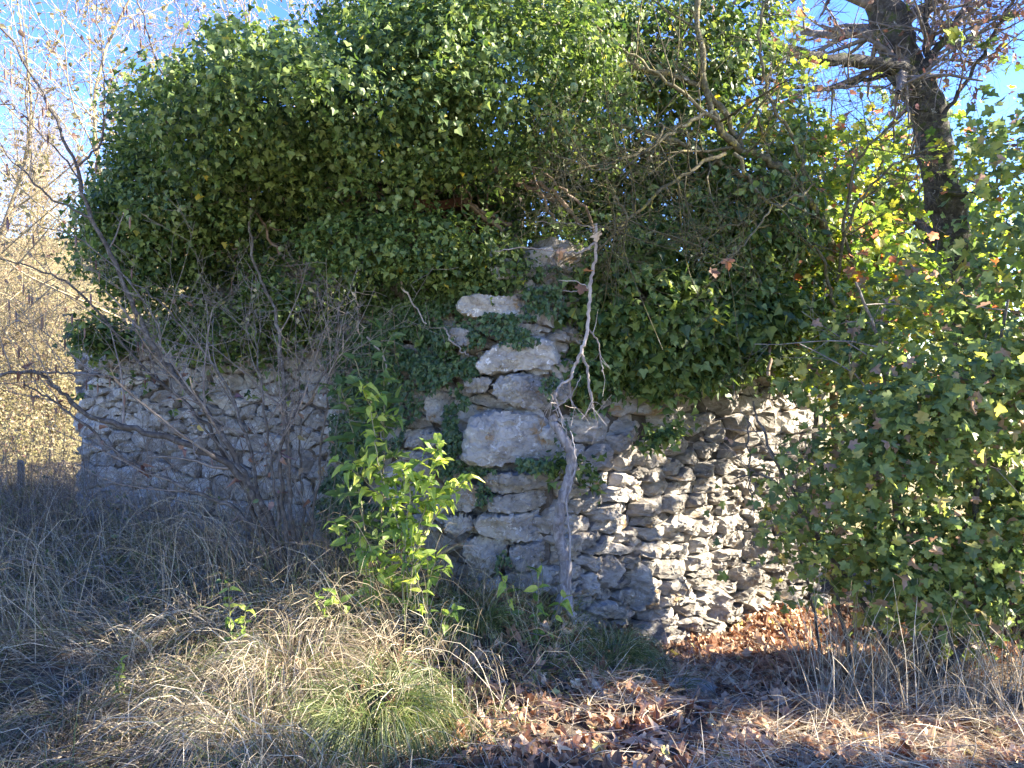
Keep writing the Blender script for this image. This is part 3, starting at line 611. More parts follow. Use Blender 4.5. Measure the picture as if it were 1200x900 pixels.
HB = [([(698, 262), (698, 300), (692, 330), (690, 362), (687, 392), (681, 415)], .009, .011), ([(681, 415), (672, 432), (668, 445), (656, 452), (651, 466), (655, 478), (660, 500)], .010, .004), ([(681, 415), (688, 430), (690, 450), (694, 470), (690, 480), (680, 492)], .009, .004),
      ([(689, 385), (700, 400), (704, 420), (706, 437)], .005, .003), ([(668, 445), (668, 462), (673, 475), (678, 480)], .007, .003), ([(656, 452), (650, 462), (650, 475), (655, 488)], .006, .003), ([(694, 470), (698, 490), (700, 500)], .004, .002), ([(690, 340), (680, 332), (655, 328)], .005, .002),
      ([(692, 338), (675, 342), (660, 340)], .004, .002), ([(660, 500), (665, 512), (660, 525)], .003, .002), ([(698, 285), (680, 295), (660, 296), (635, 292)], .008, .005), ([(635, 292), (610, 290), (580, 295)], .005, .003), ([(698, 268), (670, 262), (630, 260)], .004, .002), ([(668, 462), (660, 472), (648, 480)], .004, .002), ([(680, 440), (676, 452), (664, 470)], .003, .002)]
pr = []
for q in HB: pr.append(limb(hang, q[0], q[1], q[2], 4.12, 4.10, m_pale, 'fork', 6, .003))
g = Geo(); pb = np.stack([resample(a, b, 8)[0] for a, b in pr[1:7]]); rb = np.stack([resample(a, b, 8)[1] for a, b in pr[1:7]])
t1, r1 = grow(pb, rb, 5, .12, .7, -.1, rfac=.5); tubes(g, t1, r1, 4); g.build('twigs', m_pale, hang, kind='stuff', smooth=True)
p_ = np.array([P(682, 335, 4.0), P(655, 290, 4.0), P(700, 272, 4.0), P(852, 302, 4.0), P(835, 315, 4.0), P(685, 318, 4.0)]); n_ = len(p_)
leaf_objs('withered_leaf', T_MAPLE, 'dry', p_, R.normal(0, .5, (n_, 3))+A(0, -1, .2), np.tile(A(.2, 0, -1), (n_, 1))+R.normal(0, .3, (n_, 3)), np.full(n_, .06), m_litter, hang, curl=1.5)

# ------------------------------------------------------------------ tree maker
def tree(name, loc, label, cat, limbs, mat, twigs, twmat, group=None, trunkname='trunk', tsides=5):
    """limbs: list (points px, r0, r1, Y0, Y1); twigs: list of (per, length, bend, up) levels"""
    th = thing(name, loc, label, cat, group); L = []
    for i, q in enumerate(limbs):
        L.append(limb(th, q[0], q[1], q[2], q[3], q[4], mat, trunkname if i == 0 else 'branch', 12 if q[1] > .05 else 8, q[5] if len(q) > 5 else .006))
    pb = np.stack([resample(a, b, 12)[0] for a, b in L]); rb = np.stack([resample(a, b, 12)[1] for a, b in L])
    g = Geo(); last = (pb, rb); allp = []
    for (per, ln_, bend, up) in twigs:
        last = grow(last[0], last[1], per, ln_, bend, up); kk = sunkeep(last[0][:, 3], .8); last = (last[0][kk], last[1][kk]); tubes(g, last[0], last[1], 4); allp.append(last)
    if twigs: g.build('twigs', twmat, th, kind='stuff', smooth=True)
    return th, pb, allp
# left bare shrub in front of the shaded wall
hz, hpb, htw = tree('hazel_shrub', tuple(P(335, 665, 4.25)), 'bare many stemmed grey shrub fanning up in front of the shaded stone wall', 'shrub', [
    ([(332, 668), (312, 600), (285, 555), (250, 492), (205, 440), (168, 385), (140, 320), (108, 255), (88, 195), (60, 130), (20, 60), (-20, 0)], 0.0216, 0.0045, 4.25, 4.1),
    ([(330, 670), (300, 590), (262, 540), (205, 517), (140, 498), (100, 485), (68, 455), (40, 437), (-20, 442)], 0.0216, 0.0075, 4.25, 4.0),
    ([(335, 665), (280, 600), (215, 570), (150, 540), (105, 502), (60, 470), (30, 450)], 0.0130, 0.0045, 4.3, 4.2),
    ([(345, 668), (340, 580), (334, 500), (328, 400), (316, 350), (300, 315), (290, 260)], 0.0144, 0.0060, 4.3, 4.4),
    ([(340, 668), (332, 590), (328, 530), (338, 498), (362, 470), (382, 435), (400, 398), (412, 368)], 0.0122, 0.0030, 4.2, 4.15),
    ([(322, 668), (305, 590), (290, 520), (265, 450), (228, 400), (185, 352), (140, 320)], 0.0115, 0.0045, 4.3, 4.3),
    ([(360, 668), (368, 590), (380, 500), (388, 440), (400, 400)], 0.0086, 0.0030, 4.25, 4.2),
    ([(325, 668), (270, 540), (215, 470), (165, 428), (95, 345), (45, 315), (-10, 302)], 0.0122, 0.0030, 4.3, 4.2),
    ([(350, 668), (355, 600), (352, 540), (352, 480), (345, 400)], 0.0094, 0.0030, 4.35, 4.3),
    ([(330, 660), (322, 560), (310, 480), (300, 410), (298, 370)], 0.0086, 0.0030, 4.2, 4.2),
    ([(88, 195), (118, 168), (122, 120), (119, 60), (110, -10)], 0.0065, 0.0030, 4.1, 4.1),
    ([(108, 255), (65, 235), (30, 205), (-10, 160)], 0.0065, 0.0030, 4.1, 4.0),
    ([(96, 215), (60, 170), (20, 130), (-10, 118)], 0.0050, 0.0023, 4.1, 4.0),
    ([(175, 443), (130, 441), (90, 438), (46, 437)], 0.0043, 0.0067, 4.2, 4.1),
    ([(240, 150), (212, 120), (185, 75), (170, 30), (160, -20)], 0.0079, 0.0037, 4.15, 4.05),
    ([(258, 133), (230, 118), (205, 98), (190, 80)], 0.0036, 0.0015, 4.15, 4.05),
    ([(285, 555), (215, 470), (190, 420), (180, 370), (110, 290), (40, 260)], 0.0072, 0.0023, 4.2, 4.0)],
    m_bark, [(7, .55, .5, .15), (5, .28, .6, .1), (3, .13, .7, .05)], m_twig)
k_ = hpb.shape[0]
D = leaves_on(htw[1], 260, .035); D = filt(D, (D[0][:, 2] > 1.9)); leaf_objs('leaf', T_SMALL, 'hz', *D, m_autumn, hz)
# dark catkins
D = leaves_on(htw[1], 900, .05, 3); D = filt(D, (D[0][:, 0]/D[0][:, 1]*F+600 < 170) & (D[0][:, 2] > 1.2)); D = filt(D, slice(0, 90))
g = Geo(); nC = len(D[0]); pts = D[0][:, None]+np.linspace(0, -.06, 4)[None, :, None]*A(0, 0, 1); tubes(g, pts, np.tile(A(.003, .0055, .005, .001), (nC, 1)), 6); g.build('catkins', m_dryl, hz, kind='stuff', smooth=True)
# dead leaves caught in the stems
D = leaves_on((hpb[:10], None), 200, .045); sel = (D[0][:, 2] < 1.7) & (D[0][:, 2] > .6); leaf_objs('withered_leaf', T_OVAL, 'dryo', *filt(filt(D, sel), slice(0, 60)), m_dryl, hz, curl=2)

# ------------------------------------------------------------------ right hand trees
oak, opb, otw = tree('oak_tree', tuple(P(1150, 790, 6.6)), 'big mossy forked tree trunk leaning in from the upper right', 'tree', [
    ([(1160, 800), (1155, 640), (1145, 480), (1130, 350), (1115, 270), (1100, 200), (1088, 130), (1062, 80), (1040, 20), (1020, -60), (1010, -200)], .14, .145, 6.6, 6.4, .007),
    ([(1075, 110), (1060, 82), (1010, 72), (960, 68), (900, 52), (850, 45), (800, 50), (740, 46), (660, 40)], .06, .016, 6.3, 5.2, .008),
    ([(1082, 130), (1080, 90), (1105, 50), (1130, 10), (1170, -60)], .035, .02, 6.3, 6.3, .01),
    ([(1085, 80), (1088, 50), (1085, 20), (1098, -30)], .035, .02, 6.3, 6.4, .01),
    ([(1050, 85), (990, 100), (940, 102), (890, 92), (860, 100), (820, 150)], .02, .008, 6.3, 5.2, .01),
    ([(1100, 150), (1130, 100), (1170, 30), (1200, -20)], .02, .010, 6.3, 6.2, .01),
    ([(1110, 225), (1150, 225), (1200, 200), (1260, 190)], .022, .012, 6.3, 6.2, .01),
    ([(1125, 330), (1060, 250), (1000, 225), (940, 210)], .018, .008, 6.3, 6.0, .01)],
    m_barkmoss, [(14, .9, .6, .06), (8, .45, .65, .0), (5, .22, .7, -.03)], m_twig)
D = leaves_on(otw[1], 2400, .052); D = filt(D, sunkeep(D[0])); px = 600+D[0][:, 0]/D[0][:, 1]*F
D = filt(D, (px > 1080) | (R.random(len(px)) < .5)); split_leaves('leaf', T_OVAL, 'oakl', D, m_dryl, oak, 'foliage', nobj=160, curl=1.0)

thorn, tpb, ttw = tree('hawthorn_tree', tuple(P(975, 720, 6.3)), 'lichen covered thorny tree with tangled twigs over the crumbling wall', 'tree', [
    ([(975, 720, 6.3), (980, 600, 6.3), (978, 450, 6.2), (985, 360, 5.9), (975, 290, 5.3), (945, 235, 4.9), (905, 190, 4.8), (860, 170, 4.7), (835, 130, 4.65), (822, 60, 4.6), (815, -30, 4.6)], .036, .016, 5.3, 4.6, .008),
    ([(945, 235), (900, 215), (840, 190), (790, 165), (740, 150), (690, 128), (665, 112)], .022, .009, 4.9, 4.5, .01),
    ([(870, 172), (830, 108), (770, 82), (715, 70), (675, 50), (640, 15), (600, -10)], .019, .008, 4.75, 4.3, .01),
    ([(835, 130), (800, 148), (765, 170), (730, 186), (700, 195), (665, 188), (640, 176)], .012, .004, 4.4, 3.9, .008),
    ([(775, 145), (770, 165), (740, 190), (700, 200), (680, 185)], .008, .004, 4.2, 3.9, .008),
    ([(840, 140), (790, 100), (735, 60), (690, 25)], .012, .005, 4.4, 4.1, .008),
    ([(860, 180), (885, 220), (905, 240), (930, 232), (955, 215)], .012, .006, 4.6, 4.5, .01),
    ([(980, 330), (1000, 250), (1040, 200), (1100, 170)], .013, .006, 5.2, 4.8, .01),
    ([(940, 235), (935, 180), (900, 110), (890, 40), (900, -20)], .013, .007, 4.8, 4.6, .01),
    ([(980, 360), (960, 300), (925, 270), (880, 262), (840, 270), (820, 300)], .011, .004, 5.0, 4.5, .01),
    ([(720, 230), (735, 258), (715, 278), (700, 295)], .008, .005, 4.1, 4.12, .006),
    ([(905, 240), (885, 270), (858, 298), (838, 310), (825, 306)], .006, .003, 4.5, 4.0, .006),
    ([(850, 180), (800, 205), (735, 258), (720, 275)], .012, .006, 4.5, 4.1, .006),
    ([(990, 370), (1000, 320), (990, 260), (1010, 180), (1060, 140)], .016, .006, 5.3, 4.9, .01)],
    m_lichen, [(12, .6, .6, -.02), (7, .28, .7, -.04), (3, .13, .8, 0)], m_lichen)
# clusters of leaves on the thorn: dark behind, yellow green where the sun comes through
L = [blob(730, 150, 5.2, 110, 120, .4, 330, seed=31, ls=.055), blob(880, 200, 5.3, 110, 90, .5, 170, seed=32, ls=.05), blob(800, 80, 5.1, 90, 70, .4, 110, seed=33, ls=.05),
     blob(830, 250, 5.0, 120, 70, .4, 260, seed=34, ls=.055), blob(680, 60, 5.0, 70, 70, .3, 220, seed=30), blob(690, 150, 4.95, 80, 110, .3, 330, seed=64), blob(780, 40, 5.2, 120, 60, .4, 230, seed=65, ls=.05), blob(760, 240, 5.1, 110, 60, .3, 220, seed=66)]
D = cat_(L); D = filt(D, sunkeep(D[0])); split_leaves('leaf', T_OVAL, 'thl', D, m_ivy, thorn, 'foliage', nobj=200)
L = [blob(1010, 330, 5.6, 120, 90, .5, 420, seed=35, ls=.065, per=8), blob(1130, 330, 5.8, 100, 110, .5, 300, seed=36, ls=.07, per=8), blob(920, 280, 5.5, 90, 80, .3, 260, seed=37, ls=.055, per=8), blob(960, 230, 5.6, 120, 80, .4, 300, seed=38, ls=.055, per=8), blob(1100, 250, 6.2, 120, 110, .5, 420, seed=55, ls=.06, per=8), blob(1190, 260, 5.4, 60, 150, .3, 150, seed=56, ls=.06, per=8), blob(830, 130, 5.4, 120, 110, .4, 190, seed=57, ls=.055, per=7), blob(980, 400, 5.4, 80, 60, .2, 150, seed=58, ls=.055), blob(900, 370, 5.2, 60, 50, .15, 80, seed=59, ls=.05)]
D = cat_(L); D = filt(D, sunkeep(D[0])); px = 600+D[0][:, 0]/D[0][:, 1]*F; py = 450-(D[0][:, 2]-EYE)/D[0][:, 1]*F
tp_ = np.interp(py, [0, 80, 130, 200, 350, 480], [1035, 1062, 1088, 1100, 1130, 1145])     # the trunk stands clear of the leaves
D = filt(D, ~((np.abs(px-tp_) < 30) & (py < 350) & (D[0][:, 1] < 6.45) & (R.random(len(px)) < .88)))
ym = thing('yellowing_maple', tuple(P(1060, 760, 6.7)), 'maple with glowing yellow green leaves around the mossy trunk', 'tree')
split_leaves('leaf', T_MAPLE, 'ml2', D, m_mapley, ym, 'foliage', nobj=300)
for q in [([(1060, 780), (1050, 600), (1040, 450), (1020, 330), (1000, 240)], .03, .01), ([(1060, 780), (1085, 600), (1110, 430), (1150, 300), (1170, 200)], .03, .01)]: limb(ym, q[0], q[1], q[2], 6.7, 6.2, m_bark, 'stem')

# field maple bush on the right
mb, mpb, mtw = tree('maple_bush', tuple(P(1080, 800, 4.1)), 'broad field maple bush with dull green lobed leaves filling the right side', 'bush', [
    ([(1080, 810), (1070, 700), (1055, 600), (1040, 500), (1030, 400), (1000, 330)], .025, .006, 4.2, 3.9),
    ([(1085, 810), (1110, 700), (1140, 600), (1160, 480), (1180, 350)], .025, .006, 4.2, 3.7),
    ([(1070, 810), (1020, 720), (970, 650), (930, 580), (900, 520), (880, 470)], .02, .005, 4.3, 4.3),
    ([(1000, 800), (980, 700), (950, 620), (900, 560), (860, 560)], .014, .004, 4.4, 4.4),
    ([(1090, 810), (1150, 720), (1200, 640), (1250, 560)], .02, .005, 4.2, 3.6),
    ([(960, 790), (955, 720), (940, 660), (935, 600)], .012, .004, 4.6, 4.5),
    ([(875, 490), (879, 530), (878, 560), (884, 600)], .006, .004, 4.4, 4.4)],
    m_bark, [(9, .5, .6, .05), (5, .25, .7, 0)], m_twig)
L = [blob(1060, 560, 3.95, 155, 140, .42, 470, per=9, ls=.052, sig=.075, seed=41, up=.35), blob(1150, 460, 3.8, 120, 150, .38, 380, per=9, ls=.052, sig=.075, seed=42, up=.35), blob(975, 590, 4.3, 80, 110, .25, 150, per=9, ls=.052, sig=.085, seed=43, up=.35),
     blob(1150, 660, 3.9, 120, 80, .35, 260, per=9, ls=.052, sig=.075, seed=44, up=.35), blob(950, 440, 4.6, 50, 40, .15, 60, per=7, ls=.06, sig=.06, seed=45), blob(890, 620, 4.5, 50, 60, .12, 34, per=6, ls=.06, sig=.06, seed=46),
     blob(1050, 420, 4.3, 110, 70, .3, 190, per=9, ls=.052, sig=.085, seed=47), blob(1080, 735, 5.2, 140, 50, .3, 260, per=9, ls=.06, sig=.08, seed=61), blob(1000, 690, 4.3, 80, 50, .25, 110, per=6, ls=.07, sig=.07, seed=48),
     blob(1260, 560, 4.0, 120, 260, .6, 400, per=7, ls=.08, sig=.08, seed=50, back=2), blob(840, 540, 4.6, 30, 50, .08, 10, per=5, ls=.05, sig=.06, seed=51), blob(1190, 300, 4.3, 60, 150, .25, 170, per=8, ls=.055, sig=.08, seed=53), blob(1060, 350, 4.6, 60, 50, .2, 40, per=8, ls=.055, sig=.08, seed=54)]
D = cat_(L); D = filt(D, sunkeep(D[0], .8)); px = 600+D[0][:, 0]/D[0][:, 1]*F; py = 450-(D[0][:, 2]-EYE)/D[0][:, 1]*F   # the bush thins out towards the wall
D = filt(D, (R.random(len(px)) < np.clip((765+25*np.sin(px*.03)+18*np.sin(px*.011+1)-py)/90, .03, 1)) & (R.random(len(px)) < np.clip((px-(872-.1*np.abs(py-520)+25*np.sin(py*.03)))/190, .05, .9))); split_leaves('leaf', T_MAPLE, 'ml', D, m_maple, mb, 'foliage', nobj=300, curl=.9, fold=.4)
print('maple', len(D[0]))

# ------------------------------------------------------------------ trees beyond the frame on the right that shade the scene, and those behind the ruin
def wblob(c, rad, n, ls, per=7, sig=.12, shell=.9, seed=1):
    d = nrmz(R.normal(0, 1, (n, 3))); c = A(*c); rad = A(*rad); rr = 1+.2*snoise(c+d*rad, 2.2, seed)-shell*R.random(n)**1.6
    a = c+d*rad*rr[:, None]; pos = np.repeat(a, per, 0)+R.normal(0, sig, (n*per, 3)); m = len(pos); out = np.repeat(d, per, 0)
    return pos, nrmz(out*.4+A(0, 0, .5)+R.normal(0, .5, (m, 3))), nrmz(A(0, 0, -.6)+R.normal(0, .5, (m, 3))), ls*(.6+.7*R.random(m))
def bgtree(name, base, h, blobs, label, cat, mat, T, ls, group=None, tm=m_bark, r=.08, sunf=False, ntw=14, spread=1.0, nb=5):
    z0 = float(gz(A(base[0]), A(base[1]))[0]) if False else float(gz(np.array([base[0]]), np.array([base[1]]))[0])
    th = thing(name, (base[0], base[1], z0), label, cat, group); g = Geo()
    tp = spline([(base[0], base[1], z0-.1), (base[0]+.1*h*R.normal()*.3, base[1], z0+h*.35), (base[0]+.15*h*R.normal()*.3, base[1], z0+h*.7), (base[0]+.1, base[1]+.1, z0+h)], 4)
    rad = np.linspace(r, r*.25, len(tp)); tubes(g, tp, rad, 8); g.build('trunk', tm, th, smooth=True)
    a, b = resample(tp, rad, 10); g = Geo(); l1 = grow(a[None], b[None], ntw, h*.45*spread, .6, .25, tmin=.1); kf = lambda l: (l[0][sunkeep(l[0][:, 3])], l[1][sunkeep(l[0][:, 3])]) if False else (lambda k_: (l[0][k_], l[1][k_]))(sunkeep(l[0][:, 3], 1.3))
    l1 = kf(l1); tubes(g, *l1, 4)
    l2 = kf(grow(l1[0], l1[1], 6, h*.2*spread, .6, .1)); tubes(g, *l2, 3); l3 = grow(l2[0], l2[1], 3, h*.09*spread, .6, .1, rmin=.0025); tubes(g, *l3, 3); g.build('branches', tm, th, kind='stuff', smooth=True)
    L = [wblob(*q[:3], ls, seed=i+60) for i, q in enumerate(blobs)]
    if nb: L.append(leaves_on(l3, nb*100, ls))
    D = cat_(L)
    if sunf: D = filt(D, sunkeep(D[0], 1.1))
    g = Geo(); leaves(g, T, *D); g.build('crown', mat, th, kind='stuff'); return th
bgtree('maple_tree', (4.2, 4.3), 4.6, [((4.3, 4.3, 2.6), (1.0, 1.1, 1.5), 520), ((4.6, 3.4, 2.0), (.8, .8, 1.4), 300)], 'leafy maple standing just right of the maple bush', 'tree', m_maple, T_MAPLE, .09, sunf=True)
bgtree('maple_tree', (6.3, 3.9), 5.6, [((6.2, 3.9, 3.4), (1.3, 1.5, 1.9), 520), ((5.6, 5.2, 3.4), (1.0, 1.2, 1.6), 260)], 'tall maple to the right beyond the bush', 'tree', m_maple, T_MAPLE, .10, sunf=True)
bgtree('maple_tree', (7.3, 6.9), 4.6, [((7.3, 6.9, 3.2), (1.2, 1.0, 1.5), 260)], 'maple behind the mossy trunk on the right', 'tree', m_mapley, T_MAPLE, .10, sunf=True)
bgtree('maple_tree', (8.9, 4.7), 8.0, [((8.9, 4.5, 6.2), (1.5, 2.1, 1.4), 1000), ((8.6, 3.6, 4.6), (1.2, 1.2, 1.0), 300)], 'tallest maple, added unseen well to the right to shade the left bank', 'tree', m_maple, T_MAPLE, .11, sunf=True)  # unseen tree added so its crown shades the left bank
bgtree('maple_tree', (3.9, 8.2), 4.0, [((3.9, 8.2, 2.7), (1.6, .8, 1.4), 850)], 'sunlit yellow green tree seen through the twigs behind the mossy trunk', 'tree', m_mapley, T_MAPLE, .09)
bgtree('maple_tree', (2.1, 8.6), 3.0, [((2.2, 8.6, 2.0), (1.2, .8, .9), 420)], 'low yellow green tree behind the crumbling wall', 'tree', m_mapley, T_MAPLE, .08)
# pale stemmed trees behind the ivy, upper left
for i, (x, y, h, lab) in enumerate([(-3.35, 7.2, 5.2, 'pale trunked thin tree rising behind the left end of the ivy mass'), (-2.7, 7.6, 5.0, 'slender sunlit tree with yellow leaves behind the ivy crest'), (-4.9, 7.4, 4.6, 'thin leafed tree at the left edge of the photo against the sky'), (-1.7, 8.2, 4.9, 'small crowned yellowing tree peeping over the middle of the ivy')]):
    bgtree('ash_tree', (x, y), h, [((x, y, h*.8), (1.3, .8, 1.0), 70)], lab, 'tree', m_autumn, T_OVAL, .055, group='thin autumn trees behind the ruin', tm=m_twigp, r=.03, ntw=26, spread=.9, nb=9)
# sunlit shrubs on the hillside at the far left
SH = [(-4.9, 8.2, 1.7), (-6.0, 8.8, 2.0), (-4.7, 9.6, 1.9), (-6.6, 10.4, 2.2), (-5.6, 11.2, 2.0), (-7.6, 11.8, 2.4), (-6.2, 12.8, 2.2), (-8.4, 13.6, 2.5), (-7.0, 14.6, 2.4), (-9.4, 15.5, 2.6), (-5.0, 7.2, 1.2), (-8.0, 16.6, 2.6), (-10.5, 17.0, 2.8), (-8.6, 9.6, 2.0), (-9.8, 11.6, 2.3), (-10.8, 14.0, 2.5), (-7.8, 7.8, 1.6)]
adj = ['nearest pale straw coloured shrub beside the end of the stone wall', 'wide straw yellow shrub on the lower hillside', 'ochre shrub just past the wall end', 'pale twiggy shrub midway up the hillside', 'yellow brown shrub close behind the wall end, midway up', 'broad pale shrub left of centre on the hillside', 'sunlit shrub showing over the wall end higher up', 'large pale shrub high on the hillside', 'rounded yellow shrub near the hill crest', 'tall shrub on the hill crest at the left edge', 'low thorny shrub at the foot of the hillside by the post', 'shrub on the crest nearest the ivy', 'farthest shrub on the skyline at the left edge', 'shrub on the lower slope just beyond the left edge of the picture', 'shrub midway up the slope beyond the left edge of the picture', 'shrub high on the slope beyond the left edge of the picture', 'low shrub at the slope foot beyond the left edge of the picture']
for (x, y, h), lab in zip(SH, adj):
    z = float(gz(np.array([x]), np.array([y]))[0])
    bgtree('autumn_shrub', (x, y), h, [((x, y, z+h*.5), (1.1, .7, h*.55), 420), ((x+.4, y-.4, z+h*.3), (.8, .5, h*.35), 330)], lab, 'shrub', m_autumn, T_OVAL, .03, group='sunlit shrubs on the far left hillside', tm=m_twigp, r=.02, ntw=40, nb=3)
# old fence post at the left
fp = P(24, 590, 6.2); post = thing('fence_post', tuple(fp), 'short grey weathered post standing at the far left below the shrubs', 'fence post')
g = Geo(); tubes(g, [fp+A(0, 0, -.1), fp+A(.01, 0, .15), fp+A(0, 0, .33), fp+A(0, 0, .35)], [.03, .028, .026, .012], 7); g.build('shaft', m_post, post, smooth=False)

# ------------------------------------------------------------------ grass
def blades(g, base, d0, L, wdt, n=5, grav=1.4, wob=.05):
    """ribbons: base (N,3), initial dir, length, width"""
    N = len(base); pts = [base]; d = nrmz(d0); st = (L/(n-1))[:, None]
    for k in range(n-1):
        pts.append(pts[-1]+d*st); d = nrmz(d+A(0, 0, -1)*(grav*(L/ (n-1)))[:, None]*(1+k)*1.3+R.normal(0, wob, (N, 3)))
    pts = np.stack(pts, 1); gh = gz(pts[..., 0], pts[..., 1], False)+.012; pts[..., 2] = np.maximum(pts[..., 2], gh+R.random((N, 1))*.03)
    t = nrmz(np.gradient(pts, axis=1)); side = nrmz(np.cross(t, A(.05, 1, .1)[None, None]+R.normal(0, .5, (N, 1, 3))))
    wv_ = (wdt[:, None]*np.linspace(1, .15, n)[None])[..., None]*.5
    V = np.stack([pts-side*wv_, pts+side*wv_], 2).reshape(-1, 3)
    i = np.arange(N)[:, None]*n*2; j = np.arange(n-1)[None]*2
    g.add(V, np.stack([i+j, i+j+1, i+j+3, i+j+2], -1).reshape(-1, 4)); return pts
def gpt(x, y): return np.stack([x, y, gz(x, y)], -1)
def field(n, x0, x1, y0, y1, maskf):
    x = R.uniform(x0, x1, n); y = R.uniform(y0, y1, n); p = gpt(x, y); px = 600+p[:, 0]/p[:, 1]*F; py = 450-(p[:, 2]-EYE)/p[:, 1]*F
    return p[maskf(p, px, py)]
def inwall(p):
    # true if the point is behind either wall face
    a = (p[:, :2]-LE)@NL[:2] < .05; b = (p[:, :2]-C0)@NR[:2] < .06
    return a & b & (p[:, 0] > LE[0]-.1)
nzf = lambda p, s=2.5, q=14: snoise(np.stack([p[:, 0], p[:, 1], 0*p[:, 0]], -1), s, q)
left = lambda p, px, py: (~inwall(p)) & (px < 640+60*nzf(p, 5)) & (R.random(len(p)) < np.clip((680-px)/160, .15, 1))
g = Geo(); p = field(44000, -5.2, .5, 2.3, 7.2, left); N = len(p); cl = nzf(p, 6, 15)
d = A(-.25, -.75, .55)+np.stack([.5*nzf(p, 3, 16), .4*nzf(p, 3, 17), .35*cl], -1)+R.normal(0, .35, (N, 3)); d[:, 2] = np.abs(d[:, 2])+.1
blades(g, p, d, R.uniform(.18, .48, N)*(1+.25*cl), R.uniform(.0026, .0066, N), grav=1.7)
grass = g.build('dry_grass', m_straw, kind='stuff'); tag(grass, 'long dry matted grass covering the bank on the left', 'grass')
g = Geo(); p = field(9000, -4.5, .6, 2.3, 5.6, left); p = p[nzf(p, 4, 19) > -.1]; N = len(p)
blades(g, p, A(-.1, -.4, .9)+R.normal(0, .4, (N, 3)), R.uniform(.15, .34, N), R.uniform(.003, .0055, N), grav=2.4)
p = field(2600, .1, 1.3, 3.2, 4.4, lambda p, px, py: (~inwall(p)) & (px > 560) & (px < 780) & (py > 680) & (py < 800)); N = len(p)
blades(g, p, A(.1, -.5, .7)+R.normal(0, .45, (N, 3)), R.uniform(.12, .30, N), R.uniform(.003, .005, N), grav=2.2)
gg = g.build('green_grass', m_green, kind='stuff'); tag(gg, 'greener grass blades growing through the dry grass and along the wall foot', 'grass')
# right foreground: thin flattened straw between fallen leaves
g = Geo(); p = field(34000, -.9, 4, 2.3, 5.2, lambda p, px, py: (~inwall(p)) & (px > 480) & (py > 770) & (R.random(len(p)) < np.clip((px-700)/350+.5*nzf(p, 3, 71), .08, .8))); N = len(p); p[:, 2] += .015+.035*R.random(N)
d = R.normal(0, 1, (N, 3)); d[:, 2] = .12+.3*R.random(N)*(1+nzf(p, 5, 22)); blades(g, p, d, R.uniform(.10, .34, N), R.uniform(.0018, .0038, N), grav=.8)
ss = g.build('flattened_straw', m_stalk, kind='stuff'); tag(ss, 'thin flattened straw lying among the fallen leaves in front', 'dry grass')
# tussocks
TU = [(440, 868, 3.15, 1300, .42, m_green, 'dense arching green and straw tussock at the bottom edge left of centre'), (345, 790, 3.5, 900, .44, m_straw, 'sunlit straw tussock in the lower left foreground'), (290, 862, 3.1, 800, .40, m_straw, 'golden sunlit tussock nearest the bottom edge, left of the big green one'),
      (405, 745, 3.9, 500, .34, m_straw, 'sunlit tussock at the foot of the bright sapling'), (720, 745, 4.15, 420, .26, m_green, 'green tussock below the vine trunk at the wall foot'), (785, 800, 3.9, 90, .2, m_green, 'small bright green grass tuft on the leaf litter below the wall'),
      (230, 760, 3.9, 550, .36, m_straw, 'grey shaded tussock on the bank under the bare shrub'), (100, 830, 3.4, 600, .34, m_straw, 'shaded straw tussock near the lower left corner'), (560, 735, 3.95, 450, .28, m_green, 'greenish tussock against the foot of the corner blocks')]
for (px, py, Y, n, ln_, mt, lab) in TU:
    c = P(px, py, Y); z = float(gz(np.array([c[0]]), np.array([c[1]]))[0]); c = A(c[0], c[1], z)
    N = n; a = R.random(N)*6.283; r = np.sqrt(R.random(N))*.09*(ln_/.3); base = np.stack([c[0]+r*np.cos(a), c[1]+r*np.sin(a), np.full(N, z)], -1)
    d = np.stack([np.cos(a)*.75, np.sin(a)*.75-.15, np.full(N, 1.0)], -1)+R.normal(0, .28, (N, 3)); g = Geo()
    blades(g, base, d, ln_*R.uniform(.6, 1.5, N), R.uniform(.003, .0062, N), n=7, grav=2.7)
    th = thing('grass_tussock', tuple(c), lab, 'grass tuft', 'grass tussocks'); g.build('blades', mt, th, kind='stuff')
# tall pale dead stalks at the lower right
def stalks(n, px0, px1, py0, py1, Y0, Y1, ln_, lean, name, label, wd=(.003, .006), grav=.25):
    px = R.uniform(px0, px1, n); Y = R.uniform(Y0, Y1, n); x = (px-600)/F*Y; p = gpt(x, Y)
    d = A(*lean)+R.normal(0, .28, (n, 3)); d[:, 2] = np.abs(d[:, 2]); g = Geo()
    pts = [p]; dd = nrmz(d); L = ln_*R.uniform(.5, 1.25, n)
    for k in range(6): pts.append(pts[-1]+dd*(L/6)[:, None]); dd = nrmz(dd+A(0, 0, -grav)*.3*(k+1)*.3+R.normal(0, .05, (n, 3)))
    pts = np.stack(pts, 1); tubes(g, pts, R.uniform(*wd, n)[:, None]*.5*np.linspace(1, .4, 7)[None], 4)
    th = thing(name, tuple(p.mean(0)), label, 'dead stalks'); g.build('stalks', m_stalk, th, kind='stuff', smooth=True)
stalks(330, 940, 1230, 0, 0, 3.5, 4.4, .58, (.0, -.1, 1), 'dead_stalks', 'cluster of thin whitish dead stalks standing in front of the dark hollow', (.003, .006), .6)
stalks(50, 600, 1200, 0, 0, 3.1, 3.9, .42, (.2, -.4, .5), 'dead_stalks', 'scattered bleached stalks leaning over the leaf litter', (.002, .004), .6)
stalks(80, 20, 620, 0, 0, 3.2, 4.4, .5, (-.3, -.3, .8), 'dead_stalks', 'bleached seed stalks leaning over the grassy bank', (.0018, .0035), 1.2)
